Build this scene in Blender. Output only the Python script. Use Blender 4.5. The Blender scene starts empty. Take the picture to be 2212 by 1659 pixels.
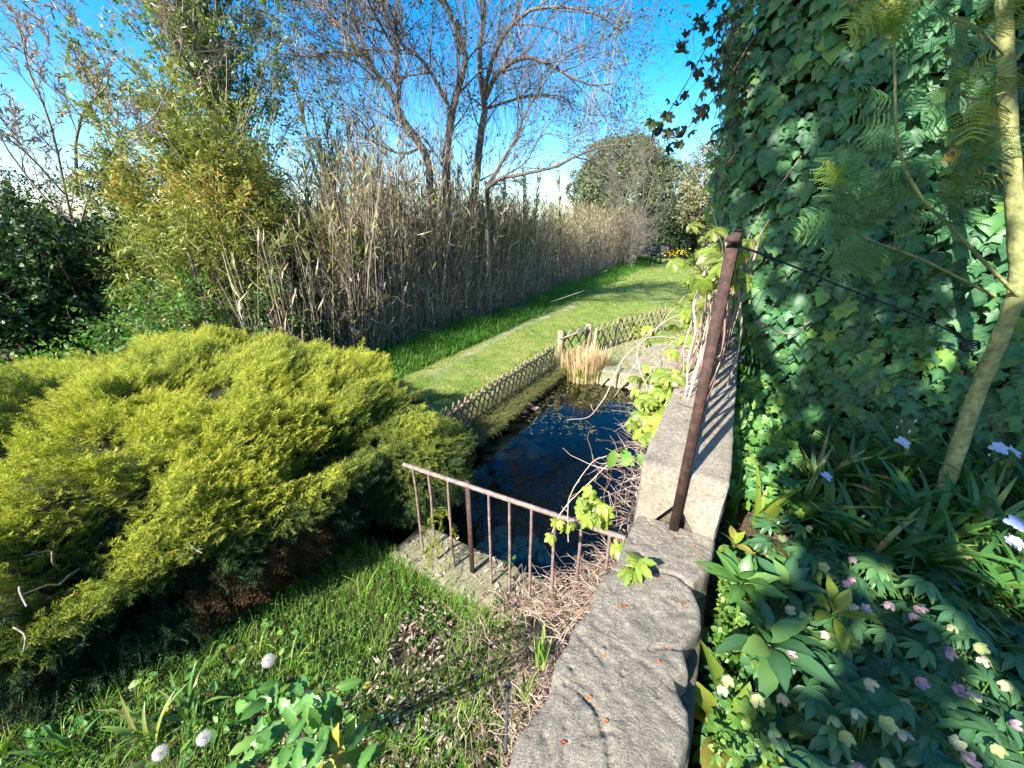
import bpy, math, random
import numpy as np
from mathutils import Vector, Matrix
PI = math.pi
R = math.radians
rng = np.random.default_rng(7)
random.seed(7)
sc = bpy.context.scene
C = sc.collection

# ------------------------------------------------------------------ camera
CAMH = 1.05
PITCH = R(22.8)
FPX = 833.5                      # focal length in units of a 2212 px wide picture
cd = bpy.data.cameras.new('camera'); cam = bpy.data.objects.new('camera', cd); C.objects.link(cam)
cd.sensor_width = 36; cd.lens = 36 * FPX / 2212
cd.clip_start = 0.03; cd.clip_end = 5000
cam.location = (0, 0, CAMH); cam.rotation_euler = (PI / 2 - PITCH, 0, 0)
sc.camera = cam

# ------------------------------------------------------------------ light
SAZ = np.array([.68, .73]); SAZ = SAZ / np.linalg.norm(SAZ)      # way the shadows fall
EL = R(37)
w = bpy.data.worlds.new('World'); sc.world = w; w.use_nodes = True
nt = w.node_tree; bg = nt.nodes['Background']
sky = nt.nodes.new('ShaderNodeTexSky'); sky.sky_type = 'NISHITA'; sky.sun_disc = False
sky.sun_elevation = EL; sky.sun_rotation = math.atan2(-SAZ[0], -SAZ[1])
sky.air_density = 1.0; sky.dust_density = 1.0; sky.ozone_density = 3.0
hs = nt.nodes.new('ShaderNodeHueSaturation'); hs.inputs['Saturation'].default_value = 1.5; hs.inputs['Value'].default_value = 1.0
nt.links.new(sky.outputs[0], hs.inputs['Color']); nt.links.new(hs.outputs[0], bg.inputs[0])
bg.inputs[1].default_value = 0.132
sl = bpy.data.lights.new('sun', 'SUN'); sl.energy = 5.0; sl.angle = R(0.53); sl.color = (1, .94, .84)
so = bpy.data.objects.new('sun', sl); C.objects.link(so)
sd = Vector((SAZ[0] * math.cos(EL), SAZ[1] * math.cos(EL), -math.sin(EL)))
so.rotation_euler = sd.to_track_quat('-Z', 'Y').to_euler(); so.location = (-8, -9, 12)
vs = sc.view_settings; vs.view_transform = 'Standard'; vs.look = 'None'; vs.exposure = 1.5; vs.gamma = 1
cy = sc.cycles
cy.max_bounces = 6; cy.diffuse_bounces = 3; cy.glossy_bounces = 3; cy.transmission_bounces = 4; cy.transparent_max_bounces = 6
cy.use_adaptive_sampling = True; cy.adaptive_threshold = 0.02
try: cy.use_denoising = True
except Exception: pass

# ------------------------------------------------------------------ coordinates
cP, sP = math.cos(PITCH), math.sin(PITCH)
def ray(px, py):
    u = (px - 1106) / FPX; v = (829.5 - py) / FPX
    return np.array([u, cP + v * sP, -sP + v * cP])
def at(px, py, t): return np.array([0, 0, CAMH]) + ray(px, py) * t
def atz(px, py, z):
    d = ray(px, py); return np.array([0, 0, CAMH]) + d * ((z - CAMH) / d[2])
def atY(px, py, Y):
    d = ray(px, py); return np.array([0, 0, CAMH]) + d * (Y / d[1])
W2 = np.array([.4899, .8718]); P2 = np.array([.8718, -.4899])    # along / across the garden wall
def sq(s, q, z=0.0): return np.array([W2[0] * s + P2[0] * q, W2[1] * s + P2[1] * q, z])
def sqa(s, q, z):
    s, q, z = np.broadcast_arrays(np.asarray(s, float), np.asarray(q, float), np.asarray(z, float))
    return np.stack([W2[0] * s + P2[0] * q, W2[1] * s + P2[1] * q, z], -1)
def tosq(x, y): return W2[0] * x + W2[1] * y, P2[0] * x + P2[1] * y
W3 = np.array([*W2, 0.]); P3 = np.array([*P2, 0.]); UP = np.array([0, 0, 1.])

# ------------------------------------------------------------------ noise
_h = np.random.default_rng(3).random(65536)
def vnoise(p, seed=0):
    p = np.asarray(p, float); i = np.floor(p).astype(np.int64); f = p - i; f = f * f * (3 - 2 * f)
    r = 0
    for dx in (0, 1):
        for dy in (0, 1):
            for dz in (0, 1):
                h = ((i[..., 0] + dx) * 73856093 ^ (i[..., 1] + dy) * 19349663 ^ (i[..., 2] + dz) * 83492791 ^ (seed * 2654435 + 11)) & 65535
                wgt = (f[..., 0] if dx else 1 - f[..., 0]) * (f[..., 1] if dy else 1 - f[..., 1]) * (f[..., 2] if dz else 1 - f[..., 2])
                r = r + _h[h] * wgt
    return r
def fbm(p, o=4, seed=0):
    p = np.asarray(p, float); a = .5; r = 0; tot = 0
    for k in range(o):
        r = r + a * vnoise(p * 2 ** k + 17.3 * k, seed + k); tot += a; a *= .5
    return r / tot
def n2(x, y, sc_=1., o=3, seed=0): return fbm(np.stack([np.asarray(x) * sc_, np.asarray(y) * sc_, np.zeros_like(np.asarray(x, float))], -1), o, seed)

# ------------------------------------------------------------------ mesh builder
class MB:
    def __init__(s): s.V = []; s.F3 = []; s.F4 = []; s.A = []; s.B = []; s.n = 0
    def add(s, V, F3=None, F4=None, rnd=0., vein=0.):
        V = np.asarray(V, float).reshape(-1, 3); n = len(V)
        s.V.append(V); s.A.append(np.broadcast_to(np.asarray(rnd, float), (n,)).copy()); s.B.append(np.broadcast_to(np.asarray(vein, float), (n,)).copy())
        if F3 is not None and len(F3): s.F3.append(np.asarray(F3, np.int64).reshape(-1, 3) + s.n)
        if F4 is not None and len(F4): s.F4.append(np.asarray(F4, np.int64).reshape(-1, 4) + s.n)
        s.n += n
    def build(s, name, mat, parent=None, smooth=False):
        me = bpy.data.meshes.new(name)
        V = np.concatenate(s.V) if s.V else np.zeros((0, 3))
        F3 = np.concatenate(s.F3) if s.F3 else np.zeros((0, 3), np.int64)
        F4 = np.concatenate(s.F4) if s.F4 else np.zeros((0, 4), np.int64)
        me.vertices.add(len(V)); me.vertices.foreach_set('co', V.astype(np.float32).ravel())
        li = np.concatenate([F3.ravel(), F4.ravel()]).astype(np.int32)
        me.loops.add(len(li)); me.loops.foreach_set('vertex_index', li)
        st = np.concatenate([np.arange(len(F3)) * 3, len(F3) * 3 + np.arange(len(F4)) * 4]).astype(np.int32)
        me.polygons.add(len(st)); me.polygons.foreach_set('loop_start', st)
        me.update(calc_edges=True)
        if smooth: me.polygons.foreach_set('use_smooth', np.ones(len(st), bool))
        a = me.attributes.new('rnd', 'FLOAT', 'POINT'); a.data.foreach_set('value', np.concatenate(s.A).astype(np.float32))
        b = me.attributes.new('vein', 'FLOAT', 'POINT'); b.data.foreach_set('value', np.concatenate(s.B).astype(np.float32))
        if mat: me.materials.append(mat)
        o = bpy.data.objects.new(name, me); C.objects.link(o)
        if parent is not None: link(o, parent)
        return o
def link(o, parent):                         # every object's basis is its world matrix: keep it where it was built
    o.parent = parent; o.matrix_parent_inverse = parent.matrix_basis.inverted()
def tag(o, label, cat, group=None, kind=None):
    if label: o['label'] = label
    if cat: o['category'] = cat
    if group: o['group'] = group
    if kind: o['kind'] = kind
    return o
def struct(o, kind='structure', label=None, cat=None):
    o['kind'] = kind
    if label: o['label'] = label
    if cat: o['category'] = cat
    return o
def thing(name, loc, label, cat, group=None):
    o = bpy.data.objects.new(name, None); C.objects.link(o); o.location = tuple(float(v) for v in loc)
    o.empty_display_size = .1
    return tag(o, label, cat, group)
def meshobj(name, me, parent, M):            # a further object on shared mesh data, M in world space
    o = bpy.data.objects.new(name, me); C.objects.link(o)
    if parent is not None: link(o, parent)
    o.matrix_basis = M
    return o
def norm(a): a = np.asarray(a, float); return a / np.maximum(np.linalg.norm(a, axis=-1, keepdims=True), 1e-9)
def frames(d, n):                            # columns x,y,z ; y along d, z near n
    y = norm(d); n = np.broadcast_to(np.asarray(n, float), y.shape)
    z = n - (n * y).sum(-1, keepdims=True) * y
    bad = np.linalg.norm(z, axis=-1) < 1e-4
    if bad.any(): z[bad] = np.cross(y[bad], [1., .3, .2])
    z = norm(z); x = np.cross(y, z); return x, y, z
def inst(mb, T, pos, d, n, scale, rnd, wid=None):
    V, F3, F4, vein = T; pos = np.asarray(pos, float); N = len(pos)
    if N == 0: return
    x, y, z = frames(d, n); scale = np.broadcast_to(scale, (N,)); wid = scale if wid is None else np.broadcast_to(wid, (N,))
    P = pos[:, None, :] + (V[None, :, 0, None] * x[:, None] * wid[:, None, None] + V[None, :, 1, None] * y[:, None] * scale[:, None, None] + V[None, :, 2, None] * z[:, None] * scale[:, None, None])
    k = len(V); off = (np.arange(N) * k)[:, None, None]
    f3 = (F3[None] + off).reshape(-1, 3) if F3 is not None and len(F3) else None
    f4 = (F4[None] + off).reshape(-1, 4) if F4 is not None and len(F4) else None
    mb.add(P.reshape(-1, 3), f3, f4, np.repeat(np.broadcast_to(rnd, (N,)), k), np.tile(vein, N))
def tubes(mb, P, Rr, sides=4, rnd=0., vein=0.):  # P N,K,3 ; Rr N,K
    P = np.asarray(P, float); Rr = np.asarray(Rr, float)
    if P.ndim == 2: P = P[None]; Rr = Rr[None] if Rr.ndim == 1 else Rr
    N, K, _ = P.shape; Rr = np.broadcast_to(Rr, (N, K))
    T = np.empty_like(P); T[:, 1:-1] = P[:, 2:] - P[:, :-2]; T[:, 0] = P[:, 1] - P[:, 0]; T[:, -1] = P[:, -1] - P[:, -2]
    T = norm(T); ref = np.tile(np.array([.31, .17, .93]), (N, 1)); m = np.abs((norm(P[:, -1] - P[:, 0]) * norm(ref)).sum(-1)) > .9; ref[m] = [1, .1, 0]
    ref = ref[:, None, :]
    a = norm(np.cross(T, ref)); b = np.cross(T, a)
    th = np.arange(sides) * 2 * PI / sides
    V = P[:, :, None] + Rr[:, :, None, None] * (np.cos(th)[None, None, :, None] * a[:, :, None] + np.sin(th)[None, None, :, None] * b[:, :, None])
    i = np.arange(K - 1)[:, None] * sides; j = np.arange(sides)[None]; j2 = (j + 1) % sides
    F = np.stack([i + j, i + j2, i + sides + j2, i + sides + j], -1).reshape(-1, 4)
    F = (F[None] + (np.arange(N) * K * sides)[:, None, None]).reshape(-1, 4)
    rr = np.repeat(np.broadcast_to(rnd, (N,)), K * sides)
    mb.add(V.reshape(-1, 3), None, F, rr, vein)
    # end caps
    if sides == 4: mb.F4.append(((np.arange(N) * K * sides + (K - 1) * sides)[:, None] + np.arange(4)[None]) + mb.n - len(V.reshape(-1, 3)))
def spline(pts, K):
    pts = np.asarray(pts, float); n = len(pts); 
    if n < 3:
        t = np.linspace(0, 1, K)[:, None]; return pts[0] * (1 - t) + pts[-1] * t
    e = np.vstack([2 * pts[0] - pts[1], pts, 2 * pts[-1] - pts[-2]]); u = np.linspace(0, n - 1 - 1e-6, K); i = u.astype(int); f = (u - i)[:, None]
    p0, p1, p2, p3 = e[i], e[i + 1], e[i + 2], e[i + 3]
    return .5 * (2 * p1 + (p2 - p0) * f + (2 * p0 - 5 * p1 + 4 * p2 - p3) * f ** 2 + (3 * p1 - p0 - 3 * p2 + p3) * f ** 3)
def grow(P0, D, L, r0, r1, K=5, wob=.15, up=0., rg=rng):
    N = len(P0); D = norm(D); L = np.broadcast_to(L, (N,)); out = np.empty((N, K, 3)); out[:, 0] = P0; d = D.copy()
    for k in range(1, K):
        d = norm(d + rg.normal(0, wob, (N, 3)) + np.array([0, 0, up])); out[:, k] = out[:, k - 1] + d * (L / (K - 1))[:, None]
    r0 = np.broadcast_to(r0, (N,)); r1 = np.broadcast_to(r1, (N,)); Rr = r0[:, None] + (r1 - r0)[:, None] * np.linspace(0, 1, K)[None]
    return out, Rr
def kids(P, Rr, n, ang=.8, tmin=.2, rg=rng, bias=(0, 0, 0)):
    N, K, _ = P.shape; idx = np.repeat(np.arange(N), n); t = rg.uniform(tmin, 1, len(idx)) * (K - 1) * .999; i = t.astype(int); f = (t - i)[:, None]
    pos = P[idx, i] * (1 - f) + P[idx, i + 1] * f; T = norm(P[idx, i + 1] - P[idx, i]); rr = Rr[idx, i] * (1 - f[:, 0]) + Rr[idx, i + 1] * f[:, 0]
    v = norm(np.cross(T, rg.normal(0, 1, T.shape))); a = rg.normal(ang, .2, len(idx))[:, None]
    return pos, norm(T * np.cos(a) + v * np.sin(a) + np.array(bias)), rr, t / (K - 1)
def samp(P, n, tmin=0., rg=rng):
    N, K, _ = P.shape; idx = rg.integers(0, N, n); t = rg.uniform(tmin, 1, n) * (K - 1) * .999; i = t.astype(int); f = (t - i)[:, None]
    return P[idx, i] * (1 - f) + P[idx, i + 1] * f, norm(P[idx, i + 1] - P[idx, i])
def rdir(n, rg=rng): return norm(rg.normal(0, 1, (n, 3)))
def blades(mb, base, az, L, Wd, a0, a1, seg=3, rnd=0., fold=0., prof=.0, twist=0.):
    base = np.asarray(base, float); N = len(base)
    if N == 0: return
    az, L, Wd, a0, a1, rnd = [np.broadcast_to(np.asarray(v, float), (N,)) for v in (az, L, Wd, a0, a1, rnd)]
    t = np.linspace(0, 1, seg + 1); h = np.stack([np.cos(az), np.sin(az), 0 * az], -1); sd_ = np.stack([-np.sin(az), np.cos(az), 0 * az], -1)
    P = np.empty((N, seg + 1, 3)); P[:, 0] = base
    for k in range(1, seg + 1):
        an = a0 + (a1 - a0) * ((k - .5) / seg) ** 1.4
        P[:, k] = P[:, k - 1] + (L / seg)[:, None] * (np.sin(an)[:, None] * h + np.cos(an)[:, None] * UP)
    wp = (np.minimum(1, .55 + 1.2 * t)) * (1 - t ** 2.6) ** .8 if prof == 0 else np.sin(PI * np.clip(t * .93 + .05, 0, 1)) ** .8
    half = (Wd / 2)[:, None] * wp[None] + 1e-4
    ang = twist * t[None] * np.sign(rnd - .5)[:, None] if twist else np.zeros((N, seg + 1))
    side = sd_[:, None] * np.cos(ang)[..., None] + UP * np.sin(ang)[..., None]
    A = P + side * half[..., None]; B = P - side * half[..., None]
    K = seg + 1
    if fold:
        M = P.copy(); an = np.arctan2(np.linalg.norm(P[:, 1:, :2] - P[:, :-1, :2], axis=-1), P[:, 1:, 2] - P[:, :-1, 2] + 1e-9); an = np.concatenate([an, an[:, -1:]], 1)
        nrm = -np.cos(an)[..., None] * h[:, None] + np.sin(an)[..., None] * UP
        A = A + nrm * (half * fold)[..., None]; B = B + nrm * (half * fold)[..., None]
        V = np.stack([A, M, B], 2).reshape(N, K * 3, 3); i = np.arange(seg)[:, None] * 3; c = np.arange(2)[None]
        F = np.stack([i + c, i + c + 1, i + 4 + c, i + 3 + c], -1).reshape(-1, 4); kk = K * 3; ve = np.tile(np.tile([0, 1, 0], K), N)
    else:
        V = np.stack([A, B], 2).reshape(N, K * 2, 3); i = np.arange(seg)[:, None] * 2
        F = np.concatenate([i, i + 1, i + 3, i + 2], -1).reshape(-1, 4); kk = K * 2; ve = np.tile(np.repeat(t, 2), N)
    mb.add(V.reshape(-1, 3), None, (F[None] + (np.arange(N) * kk)[:, None, None]).reshape(-1, 4), np.repeat(rnd, kk), ve)
def box(mb, c, dx, dy, dz, ax=None, rnd=0., taper=1.):
    ax = np.eye(3) if ax is None else np.asarray(ax, float); c = np.asarray(c, float); V = []
    for sz in (-1, 1):
        f = 1 if sz < 0 else taper
        for sx, sy in ((-1, -1), (1, -1), (1, 1), (-1, 1)): V.append(c + ax[0] * sx * dx / 2 * f + ax[1] * sy * dy / 2 * f + ax[2] * sz * dz / 2)
    mb.add(V, None, [[3, 2, 1, 0], [4, 5, 6, 7], [0, 1, 5, 4], [1, 2, 6, 5], [2, 3, 7, 6], [3, 0, 4, 7]], rnd)
def bar(mb, a, b, wd, th, side=None, rnd=0.):   # rectangular bar from a to b
    a = np.asarray(a, float); b = np.asarray(b, float); y = norm(b - a); side = np.array([0, 0, 1.]) if side is None else np.asarray(side, float)
    z = norm(side - (side @ y) * y); x = np.cross(y, z)
    box(mb, (a + b) / 2, wd, th, np.linalg.norm(b - a), [x, z, y], rnd)
def grid(mb, X, rnd=0., vein=0., closed=False):   # X n,m,3
    n, m, _ = X.shape; i = np.arange(n - 1)[:, None] * m; j = np.arange(m - 1)[None]
    F = np.stack([i + j, i + j + 1, i + m + j + 1, i + m + j], -1).reshape(-1, 4)
    mb.add(X.reshape(-1, 3), None, F, rnd, vein)

# ------------------------------------------------------------------ leaf templates (y = length, z = upper side)
def T_blade(rows, crease=.15, bend=.25):
    V = [[0, 0, 0]]; ve = [1]; F3 = []; F4 = []
    for y, hw in rows:
        z = -bend * y * y; V += [[-hw, y, z + hw * crease], [0, y, z], [hw, y, z + hw * crease]]; ve += [0, 1, 0]
    V.append([0, 1, -bend]); ve.append(.4); n = len(rows)
    F3 += [[0, 2, 1], [0, 3, 2]]
    for k in range(n - 1):
        a = 1 + 3 * k; F4 += [[a, a + 1, a + 4, a + 3], [a + 1, a + 2, a + 5, a + 4]]
    a = 1 + 3 * (n - 1); e = len(V) - 1; F3 += [[a, a + 1, e], [a + 1, a + 2, e]]
    return [np.array(V, float), np.array(F3), np.array(F4).reshape(-1, 4).astype(int), np.array(ve, float)]
T_lance = T_blade([(.3, .11), (.65, .09)], .3, .25)            # bamboo, willow
T_oval = T_blade([(.2, .2), (.5, .3), (.8, .19)], .25, .2)     # rose, laurel
T_ovate = T_blade([(.15, .24), (.4, .34), (.75, .2)], .2, .3)
T_simple = [np.array([[0, 0, 0], [.28, .5, .04], [0, 1, -.1], [-.28, .5, .04]], float), np.zeros((0, 3), int), np.array([[0, 1, 2, 3]]), np.array([1, 0, .5, 0.])]
T_thin = [np.array([[0, 0, 0], [.09, .4, .0], [0, 1, -.1], [-.09, .4, .0]], float), np.zeros((0, 3), int), np.array([[0, 1, 2, 3]]), np.array([1, 0, .5, 0.])]
def T_ivy():
    h = [(.22, -.14, .0), (.52, -.04, .9), (.36, .2, 0), (.6, .5, .9), (.26, .6, 0), (0, 1.05, .9)]
    out = [(0, 0, .8)] + h + [(-x, y, v) for x, y, v in h[-2::-1]]
    V = [[0, .3, 0]]; ve = [1]
    for x, y, v in out: V.append([x, y, -.12 * abs(x) ** 1.2 * 2 - .12 * max(0, y) ** 2 + (.03 if v < .1 else 0)]); ve.append(v)
    n = len(out); F = [[0, 1 + k, 1 + (k + 1) % n] for k in range(n)]
    V = np.array(V, float); return [V, np.array(F), np.zeros((0, 4), int), np.array(ve, float)]
T_IVY = T_ivy()
def T_heart():
    h = [(.24, -.12, 0), (.5, .02, .7), (.52, .26, 0), (.38, .55, .6), (.2, .8, 0), (0, 1.08, .9)]
    out = [(0, 0, .8)] + h + [(-x, y, v) for x, y, v in h[-2::-1]]; V = [[0, .3, .02]]; ve = [1]
    for x, y, v in out: V.append([x, y, -.34 * abs(x) ** 1.3 - .16 * max(0, y) ** 2]); ve.append(v)
    n = len(out); return [np.array(V, float), np.array([[0, 1 + k, 1 + (k + 1) % n] for k in range(n)]), np.zeros((0, 4), int), np.array(ve, float)]
T_HEART = T_heart()
def combine(parts):                          # parts: (template, origin, dir, normal, scale)
    Vs = []; F3 = []; F4 = []; ve = []; n = 0
    for T, o, d, nn, s_ in parts:
        x, y, z = frames(np.array([d], float), np.array([nn], float)); V = np.array(o) + s_ * (T[0][:, :1] * x + T[0][:, 1:2] * y + T[0][:, 2:] * z)
        Vs.append(V); F3.append(T[1] + n); F4.append(T[2] + n); ve.append(T[3]); n += len(V)
    return [np.concatenate(Vs), np.concatenate(F3).astype(int), np.concatenate(F4).astype(int), np.concatenate(ve)]
def serrate(rows_n=7, wmax=.27):
    V = [[0, 0, 0]]; ve = [1]; F3 = []; F4 = []; rows = []
    for k in range(rows_n):
        y = .1 + .78 * k / (rows_n - 1); hw = wmax * math.sin(PI * (y * .9 + .06)) ** .9 * (1.12 if k % 2 else .84); rows.append((y, hw))
    return T_blade(rows, .3, .35)
T_leaflet = serrate()
T_CREEP = combine([(T_leaflet, (0, 0, 0), (math.sin(a), math.cos(a), -.1 - .1 * abs(a)), (0, 0, 1), s_) for a, s_ in ((-1.9, .62), (-.85, .9), (0, 1.), (.85, .9), (1.9, .62))])
T_hl = T_blade([(.18, .10), (.42, .19), (.7, .16), (.88, .07)], .4, .4)
T_HELL = combine([(T_hl, (0, 0, 0), (math.sin(a), math.cos(a), .12 - .12 * abs(a)), (0, 0, 1), s_) for a, s_ in ((-2.1, .6), (-1.35, .8), (-.65, .95), (0, 1.), (.65, .95), (1.35, .8), (2.1, .6))])
T_TRIO = combine([(T_ovate, (0, 0, 0), (math.sin(a), math.cos(a), 0), (0, 0, 1), s_) for a, s_ in ((-1.2, .8), (0, 1.), (1.2, .8))])
def T_frond(np_=10, nl=11, seed=0):
    g = np.random.default_rng(seed); V = []; F3 = []; ve = []
    def tri(a, b, c, v=0.):
        n = len(V); V.extend([a, b, c]); F3.append([n, n + 1, n + 2]); ve.extend([v, v, v])
    for k in range(np_):
        y0 = .12 + .85 * k / np_; Lp = .34 * math.sin(PI * (.2 + .75 * k / np_)) + .06
        for sg in (-1, 1):
            a = .55 + .25 * (1 - k / np_) + g.normal(0, .13); zz_ = g.normal(0, .12); dx, dy = sg * math.sin(a + .5), math.cos(a + .5); nx, ny = -dy, dx
            for l in range(nl):
                f = (l + .6) / nl; px, py = dx * Lp * f, y0 + dy * Lp * f; ll = .034 * (1 - .45 * f) * g.uniform(.8, 1.2)
                for s2 in (-1, 1):
                    tx, ty = px + s2 * nx * ll + dx * ll * .5, py + s2 * ny * ll + dy * ll * .5; z = -.25 * f * f * Lp - .1 * y0 * y0 + zz_ * f * Lp
                    tri([px - dx * .015, py - dy * .015, z], [px + dx * .015, py + dy * .015, z], [tx, ty, z - .01], f)
    n = len(V); V += [[-.006, 0, 0], [.006, 0, 0], [.003, 1, -.1], [-.003, 1, -.1]]; ve += [0] * 4
    return [np.array(V, float), np.array(F3), np.array([[n, n + 1, n + 2, n + 3]]), np.array(ve, float)]
T_FROND = T_frond(); T_FR3 = [T_frond(10, 11, 1), T_frond(9, 10, 2), T_frond(12, 11, 3)]
def T_spray(seed):
    g = np.random.default_rng(seed); V = []; F = []; ve = []
    def strip(a, b, wd, v0, v1):
        a = np.array(a); b = np.array(b); d = b - a; s_ = np.cross(d, g.normal(0, 1, 3)); s_ = s_ / (np.linalg.norm(s_) + 1e-9) * wd; n = len(V)
        V.extend([a - s_, a + s_, b + d * .0]); F.append([n, n + 1, n + 2]); ve.extend([v0, v0, v1])
    ax = lambda t: np.array([.08 * math.sin(3 * t), t, .10 * t * t])
    for k in range(4): strip(ax(k / 4), ax((k + 1.3) / 4), .016, k / 4 * .4, (k + 1) / 4 * .6)
    for k in range(9):
        t = .12 + .86 * k / 9; o = ax(t); sg = 1 if k % 2 else -1
        for sg in (-1, 1):
            Ln = (.42 - .30 * t) * g.uniform(.7, 1.2); d = np.array([sg * g.uniform(.6, .9), .75, g.uniform(-.25, .45)]); d /= np.linalg.norm(d)
            e = o + d * Ln; strip(o, e, .014, t * .5, .8)
            for j in range(3):
                f = .3 + .25 * j; b = o + d * Ln * f; dd = d * .7 + g.normal(0, .5, 3) + np.array([0, .2, .1]); dd /= np.linalg.norm(dd); strip(b, b + dd * Ln * .42, .013, .35 + .3 * t, 1.)
    return [np.array(V, float), np.array(F), np.zeros((0, 4), int), np.array(ve, float)]
T_SPR = [T_spray(k) for k in range(5)]

# ------------------------------------------------------------------ materials
def mat(name, rough=.8, spec=.3):
    m = bpy.data.materials.new(name); m.use_nodes = True; N = m.node_tree.nodes; b = N['Principled BSDF']
    b.inputs['Roughness'].default_value = rough; b.inputs['Specular IOR Level'].default_value = spec
    return m, m.node_tree, b
def ramp(nt_, cols, fac, interp='LINEAR'):
    r = nt_.nodes.new('ShaderNodeValToRGB'); e = r.color_ramp.elements; r.color_ramp.interpolation = interp
    while len(e) < len(cols): e.new(.5)
    for k, c in enumerate(cols):
        p, c = (c if isinstance(c[1], (tuple, list)) else (k / (len(cols) - 1), c)); e[k].position = p; e[k].color = (*c, 1)
    nt_.links.new(fac, r.inputs[0]); return r.outputs[0]
def attr(nt_, n):
    a = nt_.nodes.new('ShaderNodeAttribute'); a.attribute_name = n; return a
def noise(nt_, scale, detail=4, rough=.6, coord='Object', vec=None, dist=0):
    t = nt_.nodes.new('ShaderNodeTexNoise'); t.inputs['Scale'].default_value = scale; t.inputs['Detail'].default_value = detail; t.inputs['Roughness'].default_value = rough; t.inputs['Distortion'].default_value = dist
    if vec is None:
        g = nt_.nodes.new('ShaderNodeNewGeometry'); vec = g.outputs['Position']
    nt_.links.new(vec, t.inputs['Vector']); return t.outputs['Fac']
def mixc(nt_, a, b, fac, mode='MIX'):
    m = nt_.nodes.new('ShaderNodeMix'); m.data_type = 'RGBA'; m.blend_type = mode
    for sck, v in ((m.inputs[6], a), (m.inputs[7], b), (m.inputs[0], fac)):
        if isinstance(v, (int, float)): sck.default_value = v
        elif isinstance(v, tuple): sck.default_value = (*v, 1)
        else: nt_.links.new(v, sck)
    return m.outputs[2]
def math_(nt_, op, a, b=0., clamp=False):
    m = nt_.nodes.new('ShaderNodeMath'); m.operation = op; m.use_clamp = clamp
    for sck, v in ((m.inputs[0], a), (m.inputs[1], b)):
        if isinstance(v, (int, float)): sck.default_value = v
        else: nt_.links.new(v, sck)
    return m.outputs[0]
def bump(nt_, b, h, strength=.5, dist=.01):
    bm = nt_.nodes.new('ShaderNodeBump'); bm.inputs['Strength'].default_value = strength; bm.inputs['Distance'].default_value = dist
    nt_.links.new(h, bm.inputs['Height']); nt_.links.new(bm.outputs[0], b.inputs['Normal'])
def leafmat(name, cols, rough=.45, spec=.4, trans=.35, vein=None, veinamt=.5, tcol=None, tip=None):
    m, n, b = mat(name, rough, spec); a = attr(n, 'rnd'); c = ramp(n, cols, a.outputs['Fac'])
    if vein is not None:
        v = attr(n, 'vein'); c = mixc(n, c, vein, math_(n, 'MULTIPLY', math_(n, 'POWER', v.outputs['Fac'], 2.5), veinamt))
    if tip is not None:
        v = attr(n, 'vein'); f = math_(n, 'MULTIPLY', math_(n, 'POWER', v.outputs['Fac'], 1.5), ramp_f(n, a.outputs['Fac']))
        c = mixc(n, c, tip, f)
    n.links.new(c, b.inputs['Base Color'])
    if trans:
        t = n.nodes.new('ShaderNodeBsdfTranslucent'); mx = n.nodes.new('ShaderNodeMixShader'); mx.inputs[0].default_value = trans
        n.links.new(mixc(n, c, tcol or (1.25, 1.25, .45), 1., 'MULTIPLY'), t.inputs[0]); n.links.new(b.outputs[0], mx.inputs[1]); n.links.new(t.outputs[0], mx.inputs[2])
        n.links.new(mx.outputs[0], n.nodes['Material Output'].inputs[0])
    return m
def ramp_f(n, f): return math_(n, 'MULTIPLY', math_(n, 'SUBTRACT', f, .15, True), 1.2, True)
def barkmat(name, c1, c2, scale=30, bumpd=.01, rough=.9):
    m, n, b = mat(name, rough, .2); f = noise(n, scale, 5); c = ramp(n, [(.3, c1), (.7, c2)], f); n.links.new(c, b.inputs['Base Color']); bump(n, b, f, .6, bumpd); return m

# ------------------------------------------------------------------ surface materials
def attr_col(n): a = n.nodes.new('ShaderNodeAttribute'); a.attribute_name = 'tone'; return a
# ground: soil, litter and mown turf by place
M_ground, n, b = mat('ground', .95, .1)
at_ = attr(n, 'rnd'); f1 = noise(n, 3.2, 6); f2 = noise(n, 45, 5); f3 = noise(n, .5, 3)
soil = ramp(n, [(.3, (.035, .024, .016)), (.5, (.10, .07, .045)), (.72, (.20, .15, .10))], f2)
turf = ramp(n, [(.3, (.09, .16, .028)), (.5, (.20, .26, .055)), (.68, (.42, .37, .17))], f1)
turf = mixc(n, turf, ramp(n, [(.35, (.06, .10, .015)), (.7, (.22, .26, .07))], f2), .45)
sand = ramp(n, [(.3, (.22, .18, .13)), (.55, (.42, .37, .28)), (.75, (.55, .5, .42))], f2)
v_ = attr(n, 'vein')
c = mixc(n, soil, turf, at_.outputs['Fac']); c = mixc(n, c, sand, v_.outputs['Fac'])
n.links.new(c, b.inputs['Base Color']); bump(n, b, f2, .8, .02)

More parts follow.
